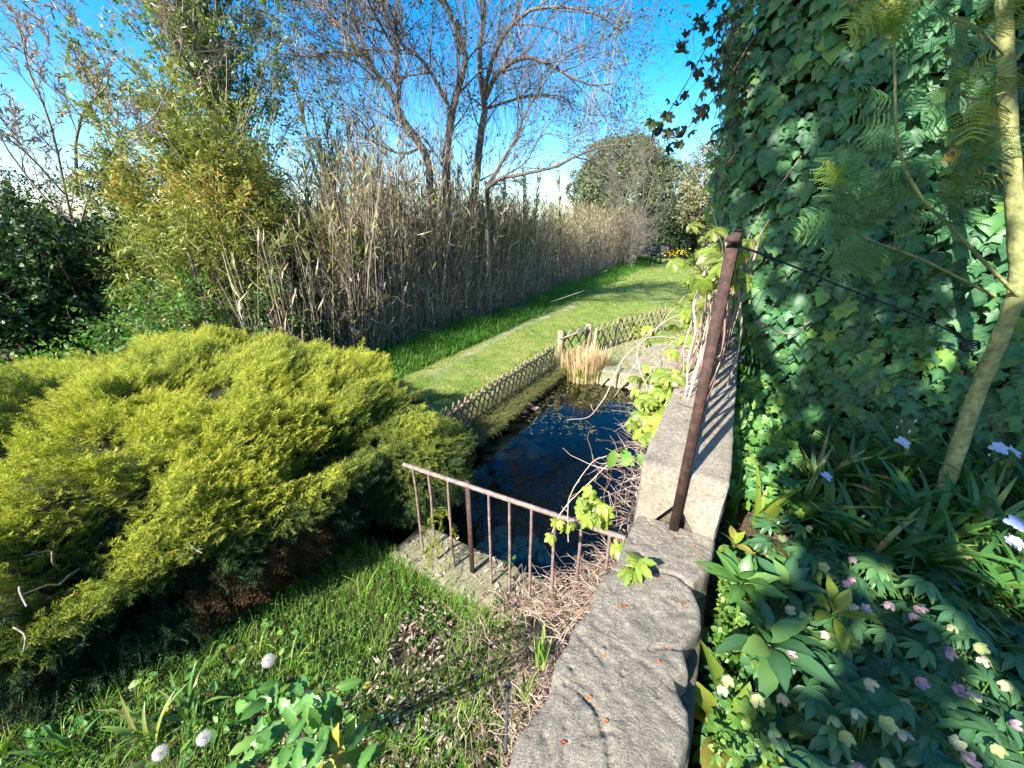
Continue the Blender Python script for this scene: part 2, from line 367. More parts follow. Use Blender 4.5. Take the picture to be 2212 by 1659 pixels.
def stonemat(name, c0, c1, c2, sc1=9, sc2=60, dist=.012, lich=True):
    m, n, b = mat(name, .92, .2); f1 = noise(n, sc1, 6, .65); f2 = noise(n, sc2, 6, .7); f3 = noise(n, sc1 * 3.1, 4, .7)
    c = ramp(n, [(.32, c0), (.5, c1), (.68, c2)], f1)
    c = mixc(n, c, ramp(n, [(.35, tuple(x * .55 for x in c1)), (.5, c1), (.66, tuple(min(1, x * 1.55) for x in c1))], f2), .6)
    if lich:
        c = mixc(n, c, (.58, .55, .48), ramp(n, [(.61, (0, 0, 0)), (.72, (.6, .6, .6))], f3))
        c = mixc(n, c, (.36, .33, .10), ramp(n, [(.66, (0, 0, 0)), (.72, (.6, .6, .6))], noise(n, sc1 * 1.7, 5, .7)))
        c = mixc(n, c, (.03, .03, .03), ramp(n, [(.22, (.8, .8, .8)), (.33, (0, 0, 0))], f2))
    f4 = noise(n, 420, 3, .7); c = mixc(n, c, ramp(n, [(.33, (.25, .24, .22)), (.48, (1, 1, 1)), (.6, (1, 1, 1)), (.7, (1.9, 1.85, 1.75))], f4), .85, 'MULTIPLY')
    n.links.new(c, b.inputs['Base Color']); bump(n, b, math_(n, 'ADD', math_(n, 'ADD', f2, math_(n, 'MULTIPLY', f4, .5)), math_(n, 'MULTIPLY', f3, 1.2)), 1., dist); return m
M_cop = stonemat('weathered_coping', (.15, .132, .105), (.25, .225, .18), (.38, .34, .27), 9, 110, .006)
M_slab = stonemat('pale_slab', (.16, .14, .11), (.32, .28, .22), (.50, .46, .38), 7, 70, .006)
M_rub = stonemat('rubble_wall', (.14, .12, .09), (.26, .22, .16), (.38, .33, .25), 11, 50, .02)
M_kerb = stonemat('pond_stone', (.12, .12, .07), (.25, .24, .15), (.42, .39, .29), 8, 55, .008)
M_wet = barkmat('wet_mud', (.02, .02, .014), (.05, .045, .03), 14, .02, .7)

# rust-brown painted iron
M_rust, n, b = mat('rusty_iron', .75, .3); f1 = noise(n, 40, 6); f2 = noise(n, 260, 3)
c = ramp(n, [(.3, (.03, .018, .014)), (.5, (.055, .03, .024)), (.72, (.11, .06, .045))], f1)
c = mixc(n, c, (.5, .46, .42), ramp(n, [(.70, (0, 0, 0)), (.76, (.7, .7, .7))], f2)); n.links.new(c, b.inputs['Base Color']); bump(n, b, f1, .5, .003)
M_rust2, n, b = mat('pale_rusty_tube', .6, .45); f1 = noise(n, 30, 6)
c = ramp(n, [(.3, (.11, .07, .06)), (.55, (.22, .16, .14)), (.75, (.34, .27, .24))], f1); n.links.new(c, b.inputs['Base Color']); bump(n, b, f1, .5, .003)
M_wood = barkmat('grey_brown_wood', (.12, .09, .05), (.40, .33, .22), 38, .006)
M_woodl = barkmat('pale_worn_wood', (.2, .17, .12), (.45, .39, .3), 30, .004)
M_drystem = leafmat('dry_stems', [(.10, .06, .045), (.24, .16, .12), (.42, .32, .25), (.55, .46, .36)], .8, .2, 0)
M_bark = barkmat('dark_bark', (.06, .047, .04), (.22, .18, .15), 25, .02)
M_bark2 = barkmat('pale_bark', (.12, .10, .08), (.32, .28, .23), 20, .01)
M_mimb = barkmat('mimosa_bark', (.15, .16, .065), (.42, .43, .17), 34, .01, .75)

# water
m, n, b = mat('pond_water'); M_water = m; n.nodes.remove(b)
fr = n.nodes.new('ShaderNodeFresnel'); fr.inputs['IOR'].default_value = 1.5
tr = n.nodes.new('ShaderNodeBsdfTransparent'); tr.inputs[0].default_value = (.66, .72, .62, 1); gl = n.nodes.new('ShaderNodeBsdfGlossy'); gl.inputs['Roughness'].default_value = .015
mx = n.nodes.new('ShaderNodeMixShader'); bm = n.nodes.new('ShaderNodeBump'); bm.inputs['Strength'].default_value = .12; bm.inputs['Distance'].default_value = .02
n.links.new(noise(n, 5, 2), bm.inputs['Height'])
for k in (fr, gl): n.links.new(bm.outputs[0], k.inputs['Normal'])
n.links.new(fr.outputs[0], mx.inputs[0]); n.links.new(tr.outputs[0], mx.inputs[1]); n.links.new(gl.outputs[0], mx.inputs[2]); n.links.new(mx.outputs[0], n.nodes['Material Output'].inputs[0])

# ------------------------------------------------------------------ ground sheet
SP0, SP1, QP0, QP1 = 1.88, 6.15, -2.5, -.24          # the pond
ZW = -1.55
def gz(x, y):
    x = np.asarray(x, float); y = np.asarray(y, float); s, q = tosq(x, y)
    z = -1.31 + .05 * (n2(x, y, .9, 3, 5) - .5) + .02 * (n2(x, y, 6, 3, 6) - .5) + 0 * s
    z = z + np.clip((s - 12) / 40, 0, 1) * .25
    near = -1.40 + .25 * np.clip(1.42 - s, 0, 9) ** .97 + .12 * (n2(x, y, 2.3, 4, 8) - .5)
    near = np.minimum(near, -.4 + 0 * s); k = np.clip((1.62 - s) / .12, 0, 1) * (q > -3.4) + np.clip((.6 - s) / .6, 0, 1) * (q <= -3.4); k = np.clip(k, 0, 1)
    z = z * (1 - k) + near * k
    bank = np.clip((q - QP0 + .55) / .5, 0, 1) * (q < QP0 + .05) * (s > 1.7) * (s < 6.3); z = z - .22 * bank * 1
    z = np.where((s > 1.50) & (s < 1.95) & (q > -3.2) & (q < -.1), -1.56, z)
    pond = (s > SP0 - .05) & (s < SP1) & (q > QP0) & (q < QP1 + .05); z = np.where(pond, -2.0 + .1 * n2(x, y, 2, 2, 4), z)
    bed = (q > -.1) & (s < 3.6); z = np.where(bed, -.38 + .05 * (n2(x, y, 4, 3, 9) - .5) + .05 * np.clip(q, 0, 3), z)
    r = np.hypot(x, y); z = z + np.clip((r - 120) / 300, 0, 1) ** 1.5 * (1 + 7 * n2(x, y, .006, 4, 12)) * (1)
    return z
def axis(lo, hi, st, far):
    a = list(np.arange(lo, hi, st)); d = st; p = hi
    while p < far: a.append(p); d *= 1.22; p += d
    d = st; p = lo
    while p > -far: d *= 1.22; p -= d; a.insert(0, p)
    return np.array(a)
xs = axis(-7, 7, .09, 900); ys = axis(-2.5, 11, .09, 900)
X, Y = np.meshgrid(xs, ys, indexing='ij'); s_, q_ = tosq(X, Y)
lawn = np.clip((q_ + 5.6) / .5, 0, 1) * (q_ < -2.4) * (s_ > 1.9); lawn = np.maximum(lawn, (s_ > 7.2) * np.clip((q_ + 5.6) / .5, 0, 1)); lawn = np.maximum(lawn, (np.hypot(X, Y) > 35) * .8)
worn = np.clip(1 - np.abs(q_ + 4.25 + .12 * np.sin(s_)) / .22, 0, 1) * (s_ > 4.5) * (s_ < 12) * 1.1 * n2(X, Y, 2, 2, 3) + np.clip(1 - np.abs(q_ + 2.85) / .2, 0, 1) * (s_ > 3) * (s_ < 6.5) * 1.0 * n2(X, Y, 2, 2, 3)
sandm = np.maximum(((s_ > 6.1) & (s_ < 8.3) & (q_ > -2.1)) * .95, worn)
mb = MB(); grid(mb, np.stack([X, Y, gz(X, Y)], -1), lawn.ravel(), sandm.ravel())
struct(mb.build('ground', M_ground, smooth=True))
mb = MB(); g = [sq(SP0 - .1, QP0 - .06, ZW), sq(SP0 - .1, QP1 + .1, ZW), sq(SP1 + .06, QP1 + .1, ZW), sq(SP1 + .06, QP0 - .06, ZW)]
mb.add(g, None, [[3, 2, 1, 0][::-1]]); struct(mb.build('pond_water', M_water))
def grads(n_, s0, s1, q0, q1, rg=rng): s = rg.uniform(s0, s1, n_); q = rg.uniform(q0, q1, n_); P = sqa(s, q, 0.); P[:, 2] = gz(P[:, 0], P[:, 1]); return P, s, q
def infront(P, mx=1.5, my=1.25):            # keep only what can come near the frame, with a generous margin for other views
    r = P - np.array([0, 0, CAMH]); f = r[:, 1] * cP - r[:, 2] * sP; u = r[:, 0] / np.maximum(f, .05)
    return (f > -.2) & (np.abs(u) < 1.33 + .35)

# ------------------------------------------------------------------ garden wall
wall = thing('garden_wall', sq(1, 0, -.4), 'low stone garden wall with rough grey coping stones between the pond and the flower bed', 'wall')
mb = MB()
def rough_block(mb, s0, s1, q0, q1, z0, z1, amp=.012, step=.03, seed=0, r=.02, rnd=.5):
    """a block with weathered faces: top and four sides as one displaced skin"""
    ns = max(3, int((s1 - s0) / step)); nq = max(3, int((q1 - q0) / step)); nz = max(3, int((z1 - z0) / step))
    prof = [(q0, z0 + (z1 - z0 - r) * k / nz) for k in range(nz + 1)] + [(q0 + r * (1 - math.cos(a)), z1 - r + r * math.sin(a)) for a in (.5, 1.05)] + [(q0 + r + (q1 - q0 - 2 * r) * k / nq, z1) for k in range(nq + 1)]
    prof += [(q1 - r * (1 - math.cos(a)), z1 - r + r * math.sin(a)) for a in (1.05, .5)] + [(q1, z0 + (z1 - z0 - r) * (nz - k) / nz) for k in range(nz + 1)]
    prof = np.array(prof); S = np.linspace(s0, s1, ns + 1); cen = np.array([(q0 + q1) / 2, (z0 + z1) / 2])
    rows = []
    for k, s in enumerate(S):
        e = min(s - s0, s1 - s); sh = r * (1 - min(1, e / r)) ** 2 if e < r else 0; p = prof.copy(); d = norm(p - cen); p = p - d * sh * .8; rows.append(sqa(s, p[:, 0], p[:, 1]))
    G = np.stack(rows); flat = G.reshape(-1, 3); nn = fbm(flat * 9 + seed, 4, seed) - .5; n2_ = fbm(flat * 38 + seed, 3, seed + 2) - .5
    q = tosq(flat[:, 0], flat[:, 1])[1]; c2 = np.stack([q - cen[0], flat[:, 2] - cen[1]], -1); c2 = c2 / np.maximum(np.abs(c2).max(-1, keepdims=True), 1e-6)
    dd = (nn * amp * 2 + n2_ * amp * .8)[:, None]; flat = flat + dd * (P3[None] * c2[:, :1] * .7 + UP[None] * np.clip(c2[:, 1:], -.2, 1))
    G = flat.reshape(G.shape); grid(mb, G, rnd)
    for k, fl in ((0, 1), (-1, 0)):             # end faces as fans
        ring = G[k]; c_ = ring.mean(0)
        m_ = len(ring); V = np.vstack([ring, c_]); F = [[m_, i + 1, i] if fl else [m_, i, i + 1] for i in range(m_ - 1)]; mb.add(V, F, None, rnd)
rough_block(mb, -1.6, 1.3, -.17, .12, -1.7, -.10, .02, .05, 3, .02)
rough_block(mb, 1.34, 5.6, -.15, .10, -2.0, .075, .02, .05, 5, .02)
mb.build('wall_body', M_rub, wall, True)
# near coping stone: outline read off at the height of its top face
Lp = [(1094, 1659), (1113, 1586), (1140, 1553), (1170, 1513), (1188, 1486), (1192, 1448), (1205, 1410), (1224, 1386), (1238, 1350), (1278, 1310), (1281, 1283), (1295, 1250), (1319, 1226), (1333, 1210), (1350, 1160), (1372, 1115), (1380, 1095)]
Rp = [(1471, 1659), (1486, 1624), (1496, 1589), (1492, 1534), (1473, 1497), (1462, 1467), (1492, 1448), (1486, 1415), (1481, 1396), (1500, 1372), (1521, 1345), (1519, 1318), (1511, 1293), (1497, 1269), (1508, 1253), (1527, 1239), (1538, 1220), (1551, 1150), (1556, 1112)]
def edge(pts):
    E = np.array([atz(x, y, 0.) for x, y in pts]); s, q = tosq(E[:, 0], E[:, 1]); o = np.argsort(s); return s[o], q[o]
ls, lq = edge(Lp); rs, rq = edge(Rp)
CS0, CS1 = -1.3, 1.285
S = np.concatenate([np.linspace(CS0, .35, 60), np.linspace(.356, CS1, 190)]); ql = np.interp(S, ls, lq); qr = np.interp(S, rs, rq)
ext = S < .4; ql = np.where(S < ls[0], lq[0] + .02 * np.sin(S * 7), ql); qr = np.where(S < rs[0], rq[0] + .02 * np.sin(S * 9 + 1), qr)
tt = np.concatenate([[0, 0, .006, .02, .045], np.linspace(.08, .92, 62), [.955, .98, .994, 1, 1]]); G = np.zeros((len(S), len(tt), 3))
zz = np.zeros(len(tt)); zz[0] = -.14; zz[1] = -.05; zz[2] = -.02; zz[3] = -.007; zz[4] = -.001; zz[-1] = -.14; zz[-2] = -.05; zz[-3] = -.02; zz[-4] = -.007; zz[-5] = -.001
qq = ql[:, None] + (qr - ql)[:, None] * tt[None]; G = sqa(S[:, None], qq, zz[None] + 0 * qq)
fl = G.reshape(-1, 3).copy(); sA = np.repeat(S, len(tt)); qA = qq.ravel()
top = np.tile((zz > -.03).astype(float), len(S))
big = (fbm(fl * 4, 3, 1) - .5) * .026; ridg = np.abs(fbm(fl * np.array([11, 11, 11]) + 3, 4, 2) - .5) * 2; fine = (fbm(fl * 42, 3, 4) - .5) * .009
warp = fl + (fbm(fl * 3, 3, 8) - .5)[:, None] * .3; lay = vnoise(np.stack([tosq(warp[:, 0], warp[:, 1])[0] * 26, tosq(warp[:, 0], warp[:, 1])[1] * 9, 0 * sA], -1), 9); lay = np.clip((lay - .62) * 6, 0, 1)
dz = big + fine - .004 * np.clip(.12 - ridg, 0, 1) * 6 * top - .0035 * lay
# pits at the near end
rp = np.random.default_rng(21)
for k in range(150):
    ps = rp.uniform(-.6, .72) if k % 3 else rp.uniform(.0, .5); pq = rp.uniform(-.22, .16); pr = rp.uniform(.004, .013) * (1.3 if ps < .25 else .7); dep = pr * .9
    d = np.hypot((sA - ps) * rp.uniform(.7, 1.3), qA - pq); dz = dz - dep * np.clip(1 - (d / pr) ** 2, 0, 1)
def crack(pts, wd, dep, stepz=0.):
    global dz
    P_ = np.array([atz(x, y, 0.) for x, y in pts]); P_ = spline(P_, 60); cs, cq = tosq(P_[:, 0], P_[:, 1]); cq = cq + .006 * np.sin(np.arange(60) * 1.7)
    d = np.min(np.hypot(sA[:, None] - cs[None], qA[:, None] - cq[None]), 1); dz = dz - dep * np.exp(-(d / wd) ** 2)
crack([(1180, 1478), (1225, 1478), (1262, 1505), (1288, 1535), (1300, 1570), (1312, 1605), (1318, 1659)], .0045, .009)
crack([(1402, 1230), (1450, 1238), (1480, 1252), (1500, 1268)], .005, .016)
crack([(1275, 1591), (1310, 1580), (1330, 1590)], .004, .006); crack([(1403, 1402), (1430, 1394), (1470, 1396)], .004, .010); crack([(1320, 1226), (1360, 1240), (1402, 1230)], .004, .008)
dz = np.where(sA < (.2 + .0 * qA) , dz, dz); edge_lo = -.012 * np.clip((sA - 1.0) / .2, 0, 1) * 0
fl[:, 2] += dz * np.where(top > 0, 1, .35) ; side = (fbm(fl * 16, 3, 6) - .5) * .02 * (1 - top); fl += side[:, None] * P3
mb = MB(); grid(mb, fl.reshape(G.shape), .5)
for k in (0, -1):
    ring = fl.reshape(G.shape)[k]; m_ = len(ring); V = np.vstack([ring, ring.mean(0)]); mb.add(V, [[m_, i, i + 1] if k else [m_, i + 1, i] for i in range(m_ - 1)])
o = mb.build('coping_stone', M_cop, wall, True); o['label'] = 'rough pitted grey coping stone'
SLZ = .225
mb = MB(); rough_block(mb, 1.288, 3.05, -.172, .120, -.13, SLZ, .007, .02, 11, .012)
o = mb.build('coping_slab', M_slab, wall, True); o['label'] = 'pale smoother slab standing a step above the near stone'
mb = MB(); rough_block(mb, 3.056, 5.6, -.172, .118, .08, SLZ, .007, .04, 12, .012); mb.build('coping_slab', M_slab, wall, True)

# dropped orange-red bits lying on the stone
for k, (x, y) in enumerate([(1356, 1254), (1387, 1257), (1423, 1249), (1339, 1314), (1348, 1312), (1477, 1307), (1307, 1418), (1448, 1390), (1420, 1433), (1271, 1508), (1307, 1561), (1216, 1611), (1497, 1181), (1455, 1165), (1505, 1200)]):
    p = atz(x, y, 0.); s, q = tosq(p[0], p[1]); i = np.argmin((sA - s) ** 2 + (qA - q) ** 2); p = fl[i] + np.array([0, 0, .003])
    mb = MB(); V = []; nseg = 7
    for a in range(nseg): r_ = .0055 * rng.uniform(.7, 1.3); V.append([math.cos(a * 2 * PI / nseg) * r_, math.sin(a * 2 * PI / nseg) * r_ * .7, .001 + .004 * rng.random()])
    V.append([0, 0, -.002]); mb.add(np.array(V) + p, [[nseg, a, (a + 1) % nseg] for a in range(nseg)], None, rng.random())
    if 'M_bit' not in globals(): M_bit = leafmat('orange_bit', [(.35, .06, .02), (.6, .14, .04)], .7, .2, .1)
    d = ['on the near half of the rough coping stone', 'on the far half of the rough coping stone'][y < 1330]
    tag(mb.build('fallen_petal', M_bit), 'tiny orange red petal scrap ' + d, 'petal', 'orange petal scraps on the coping stone')

# ------------------------------------------------------------------ railing on the wall
rail = thing('wall_railing', sq(1.26, -.024, 0), 'tall rusty brown iron railing standing on the garden wall', 'railing')
base = np.array([.6, 1.115, -.01]); topz = 1.0
mb = MB(); bar(mb, base, base + [0, 0, topz + .0], .031, .010, -W3, .4); mb.build('post', M_rust, rail)
mb = MB(); bar(mb, base + W3 * .013 + P3 * .012, base + W3 * .013 + P3 * .012 + [0, 0, topz - .002], .012, .014, -W3, .6); mb.build('post', M_rust, rail)
for k, s in enumerate(np.arange(1.42, 4.6, .155)):
    mb = MB(); p = sq(s, -.028 + .004 * math.sin(k * 3), SLZ - .01); P = np.linspace(p, p + np.array([0, 0, topz - SLZ - .005]), 4) + rng.normal(0, .0015, (4, 3)); tubes(mb, P, np.full(4, .0095), 6, .5); mb.build('bar', M_rust, rail, True)
mb = MB(); bar(mb, sq(1.24, -.026, 1.005), sq(4.65, -.026, 1.005), .034, .010, UP, .5); mb.build('handrail', M_rust, rail)
mb = MB(); bar(mb, sq(1.30, -.028, .30), sq(4.65, -.028, .30), .03, .01, P3, .5); mb.build('bottom_rail', M_rust, rail)
# ------------------------------------------------------------------ railing round the pond
pr = thing('pond_railing', sq(1.70, -1.0, -1.34), 'low pinkish rusty tube railing on the stone ledge at the pond edge', 'railing')
LZ = -1.34
a = atz(872, 1003, -.54); b_ = atz(1350, 1163, -.54)
mb = MB(); tubes(mb, np.linspace(a, b_, 8), np.full(8, .0165), 8, .5); mb.build('handrail', M_rust2, pr, True)
postp = atz(1010, 1045, -.54)
mb = MB(); bar(mb, [postp[0], postp[1], LZ - .01], [postp[0], postp[1], -.515], .034, .012, -W3); mb.build('post', M_rust, pr)
for x in (893, 926, 966, 1056, 1101, 1149, 1201, 1257, 1318):
    f = (x - 872) / 478.; yy = 1003 + 160 * f; p = atz(x, yy, -.54)
    mb = MB(); Pp = np.array([[p[0], p[1], z] for z in np.linspace(LZ - .01, -.545, 5)]) + rng.normal(0, .002, (5, 3)); tubes(mb, Pp, np.full(5, .0105), 6, .5)
    mb.build('bar', M_rust2, pr, True)
# pond ledge and stones
led = thing('pond_ledge', sq(1.7, -1.2, -1.6), 'mossy pale concrete ledge carrying the pond railing', 'ledge')
mb = MB(); rough_block(mb, 1.50, 1.885, -1.95, -.98, -1.75, LZ, .008, .04, 22, .02); mb.build('ledge_block', M_kerb, led, True)
mb = MB(); rough_block(mb, 1.50, 1.885, -.975, -.17, -1.75, LZ - .004, .008, .04, 25, .02); mb.build('ledge_block', M_kerb, led, True)
st = thing('pond_border', sq(6.25, -1.2, -1.4), 'row of pale flat border stones along the far end of the pond', 'border stones')
q = -2.5
rr = np.random.default_rng(5)
while q < -.2:
    wdt = rr.uniform(.3, .55); mb = MB(); rough_block(mb, 6.12 + rr.uniform(-.03, .04), 6.45, q, min(q + wdt - .02, -.16), -1.6, -1.30 + rr.uniform(-.02, .03), .02, .05, int(rr.integers(99)), .03); mb.build('border_stone', M_kerb, st, True); q += wdt
sb = thing('side_border', sq(4, QP0, -1.5), 'dark wet stone edge along the left bank of the pond', 'border stones')
s = 1.95
while s < 6.1:
    wdt = rr.uniform(.3, .6); mb = MB(); rough_block(mb, s, s + wdt - .02, QP0 - .12, QP0 + .06 + rr.uniform(-.03, .05), -1.8, -1.47 + rr.uniform(-.03, .03), .02, .05, int(rr.integers(99)), .03); mb.build('border_stone', M_kerb, sb, True); s += wdt
# round pale stones / lily pads just under the water by the ledge come with the water lilies below

# ------------------------------------------------------------------ fences
def lattice(mb, A, B, h, sp=.15, rr_=.014, lean=(0, 0, 0), z0=None):
    A = np.array(A, float); B = np.array(B, float); L = np.linalg.norm(B - A); d = (B - A) / L; lean = np.array(lean, float); up = UP * h + lean; off = norm(np.cross(d, UP)) * rr_ * .9
    n_ = int(L / sp); PP = []; 
    for sg in (1, -1):
        for k in range(-2, n_ + 3):
            a0 = k * L / n_; a1 = a0 + sg * h * .75; ts = np.clip(np.array([0., 1.]), 0, 1); t0, t1 = 0., 1. + rng.uniform(-.02, .06)
            if a1 != a0:
                tt_ = sorted([(0 - a0) / (a1 - a0), (L - a0) / (a1 - a0)]); t0 = max(t0, tt_[0]); t1 = min(t1, tt_[1])
            if t1 - t0 < .15: continue
            j = rng.normal(0, .006, 3); PP.append(np.linspace(A + d * (a0 + (a1 - a0) * t0) + up * t0 + off * sg + j, A + d * (a0 + (a1 - a0) * t1) + up * t1 + off * sg + j * .5, 3))
    tubes(mb, np.array(PP), rr_ * rng.uniform(.8, 1.15, (len(PP), 1)), 5, rng.random(len(PP)))
def post(mb, p, h, r=.045, lean=(0, 0, 0), sq_=True):
    p = np.array(p, float)
    if sq_: bar(mb, p, p + UP * h + np.array(lean), r * 2, r * 2, P3)
    else: tubes(mb, np.linspace(p, p + UP * h + np.array(lean), 4), np.array([1, 1, 1, .95]) * r, 8)
f0 = sq(2.35, -2.62, -1.36); f1 = sq(6.05, -2.5, -1.33)
fe = thing('lattice_fence', f0, 'low diagonal wooden lattice fence running along the left pond bank', 'fence', 'low lattice fences round the pond')
mb = MB(); lattice(mb, f0, f1, .40, .12, .012, -P3 * .06); mb.build('lattice', M_wood, fe)
mb = MB(); bar(mb, f0 + UP * .31 - P3 * .05, f1 + UP * .31 - P3 * .05, .035, .02, UP); mb.build('top_rail', M_wood, fe)
for s in (2.72,): mb = MB(); post(mb, sq(s, -2.64, -1.4), .58, .035, -P3 * .1, False); mb.build('post', M_wood, fe, True)
c1 = atz(1212, 722, -.83); c1[2] = -1.36; c2 = atz(1273, 706, -.80); c2[2] = -1.36
gt = thing('fence_gate', c1, 'short gate panel with worn top rail between two square wooden posts', 'gate')
for c_, h in ((c1, .60), (c2, .62)): mb = MB(); post(mb, c_, h, .05); mb.build('post', M_wood, gt)
mb = MB(); post(mb, c2 + P3 * .12, .56, .035, P3 * .03, False); mb.build('post', M_woodl, gt)
d_ = norm(c2 - c1)
mb = MB(); bar(mb, c1 + UP * .47 - W3 * .07, c2 + UP * .53 - W3 * .07, .07, .022, UP); mb.build('top_rail', M_woodl, gt)
mb = MB(); lattice(mb, c1 + d_ * .05 + UP * .08, c2 - d_ * .05 + UP * .08, .5, .17, .015); mb.build('lattice', M_wood, gt)
c3 = atz(1335, 693, -.80); c3[2] = -1.34; c4 = atz(1438, 668, -.80); c4[2] = -1.34
fe2 = thing('lattice_fence', c2, 'low wooden lattice fence behind the pale paving right of the gate posts', 'fence', 'low lattice fences round the pond')
mb = MB(); lattice(mb, c2 + P3 * .1, c3, .55, .17, .015); lattice(mb, c3, c4, .55, .17, .015); mb.build('lattice', M_wood, fe2)
for c_ in (c3, c4): mb = MB(); post(mb, c_, .6, .035, (0, 0, 0), False); mb.build('post', M_wood, fe2, True)

# ================================================================== vegetation materials
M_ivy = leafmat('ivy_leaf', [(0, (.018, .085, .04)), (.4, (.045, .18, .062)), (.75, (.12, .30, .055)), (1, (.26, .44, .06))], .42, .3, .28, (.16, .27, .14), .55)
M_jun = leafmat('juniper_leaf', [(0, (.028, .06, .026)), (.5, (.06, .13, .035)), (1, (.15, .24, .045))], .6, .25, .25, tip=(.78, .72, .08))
M_jdead = leafmat('juniper_dead', [(.05, .04, .02), (.12, .065, .03), (.07, .06, .03)], .9, .1, 0)
M_bam = leafmat('bamboo_leaf', [(0, (.09, .13, .03)), (.4, (.18, .23, .045)), (.75, (.32, .33, .07)), (.93, (.42, .30, .06)), (1, (.5, .28, .07))], .45, .4, .3)
M_green = leafmat('bramble_leaf', [(.04, .11, .02), (.09, .2, .035), (.16, .3, .05)], .5, .35, .35)
M_laurel = leafmat('laurel_leaf', [(.02, .055, .018), (.045, .10, .028), (.11, .18, .05)], .42, .4, .2)
M_poplar = leafmat('poplar_leaf', [(.08, .14, .045), (.17, .24, .07), (.3, .36, .11)], .45, .4, .3)
M_pink = leafmat('pinkish_leaf', [(.14, .12, .11), (.3, .22, .2), (.45, .32, .27), (.2, .22, .1)], .4, .5, .25)
M_young = leafmat('young_tree_leaf', [(.03, .06, .02), (.08, .13, .04), (.14, .2, .07)], .5, .35, .3)
M_reed = leafmat('reed_cane', [(0, (.10, .075, .055)), (.35, (.24, .18, .125)), (.7, (.42, .33, .23)), (1, (.62, .53, .39))], .8, .15, .1)
M_reedg = leafmat('reed_green', [(.10, .13, .05), (.2, .22, .09), (.34, .32, .15)], .7, .2, .2)
M_grass = leafmat('grass_blade', [(0, (.06, .17, .022)), (.5, (.13, .31, .04)), (.8, (.30, .46, .07)), (1, (.36, .34, .13))], .5, .3, .35)
M_lawn = leafmat('lawn_blade', [(0, (.08, .17, .028)), (.5, (.19, .31, .055)), (.8, (.38, .43, .12)), (1, (.42, .38, .18))], .55, .25, .3)
M_bankg = leafmat('bank_grass', [(0, (.08, .11, .03)), (.5, (.18, .2, .06)), (.8, (.34, .3, .13)), (1, (.42, .33, .18))], .6, .2, .2)
M_weed = leafmat('weed_leaf', [(.06, .15, .025), (.13, .27, .05), (.26, .38, .09)], .4, .4, .35)
M_iris = leafmat('iris_leaf', [(0, (.04, .12, .025)), (.6, (.08, .2, .04)), (.86, (.18, .28, .06)), (.94, (.35, .34, .1)), (1, (.42, .30, .17))], .32, .5, .3)
M_hell = leafmat('hellebore_leaf', [(0, (.03, .10, .045)), (.6, (.065, .18, .065)), (.9, (.16, .28, .06)), (1, (.35, .32, .06))], .42, .45, .22, (.12, .2, .09), .4)
M_bright = leafmat('bright_rosette', [(.05, .14, .03), (.08, .2, .04), (.14, .27, .05)], .4, .45, .3, (.2, .34, .12), .5)
M_yleaf = leafmat('yellowing_leaf', [(.16, .26, .035), (.34, .38, .05), (.45, .36, .08)], .45, .4, .4, (.2, .3, .06), .5)
M_creep = leafmat('creeper_leaf', [(0, (.10, .12, .02)), (.4, (.19, .28, .035)), (.8, (.33, .42, .06)), (1, (.42, .30, .06))], .35, .5, .4, (.45, .5, .16), .4)
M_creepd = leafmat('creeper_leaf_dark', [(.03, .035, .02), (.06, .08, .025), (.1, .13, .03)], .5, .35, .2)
M_mim = leafmat('mimosa_frond', [(0, (.08, .2, .08)), (.5, (.16, .3, .09)), (.8, (.36, .42, .07)), (1, (.55, .38, .07))], .6, .25, .3)
M_mimy = leafmat('mimosa_tip', [(.25, .36, .05), (.35, .46, .07)], .6, .25, .35)
M_rose = leafmat('rose_leaf', [(0, (.05, .16, .03)), (.7, (.10, .26, .05)), (.93, (.2, .33, .05)), (1, (.5, .3, .04))], .4, .35, .3, (.2, .34, .1), .5)
M_pine = leafmat('pine_needles', [(.05, .075, .03), (.10, .13, .055), (.17, .2, .09)], .7, .2, .1)
M_oak = leafmat('oak_leaf', [(.012, .025, .012), (.02, .04, .016), (.05, .07, .03)], .5, .3, .1)
M_olive = leafmat('grey_leaf', [(.11, .10, .05), (.2, .19, .10), (.3, .28, .17)], .6, .2, .2)
M_hpink = leafmat('pink_sepal', [(.42, .25, .33), (.6, .40, .46), (.62, .5, .5)], .5, .3, .4, tcol=(1, 1, 1))
M_hgreen = leafmat('pale_green_sepal', [(.42, .48, .2), (.58, .6, .3), (.62, .55, .42)], .5, .3, .4, tcol=(1, 1, 1))
M_ifl = leafmat('iris_petal', [(.42, .52, .85), (.6, .68, .92), (.75, .8, .95)], .5, .3, .35, (.6, .4, .1), 0, tcol=(1, 1, 1))
M_white = leafmat('white_petal', [(.7, .7, .66), (.8, .8, .78)], .5, .3, .3, tcol=(1, 1, 1))
M_seed = leafmat('dandelion_down', [(.8, .78, .74), (.88, .87, .84)], .8, .1, .5, tcol=(1, 1, 1))
M_yel, n, b = mat('yellow_petal', .6, .2); b.inputs['Base Color'].default_value = (.8, .6, .02, 1)
M_pad = leafmat('lily_pad', [(0, (.24, .10, .10)), (.5, (.36, .17, .16)), (.8, (.34, .22, .17)), (1, (.28, .28, .14))], .5, .4, 0)
M_padg = leafmat('pale_pad', [(.22, .32, .27), (.32, .42, .36)], .5, .4, 0)

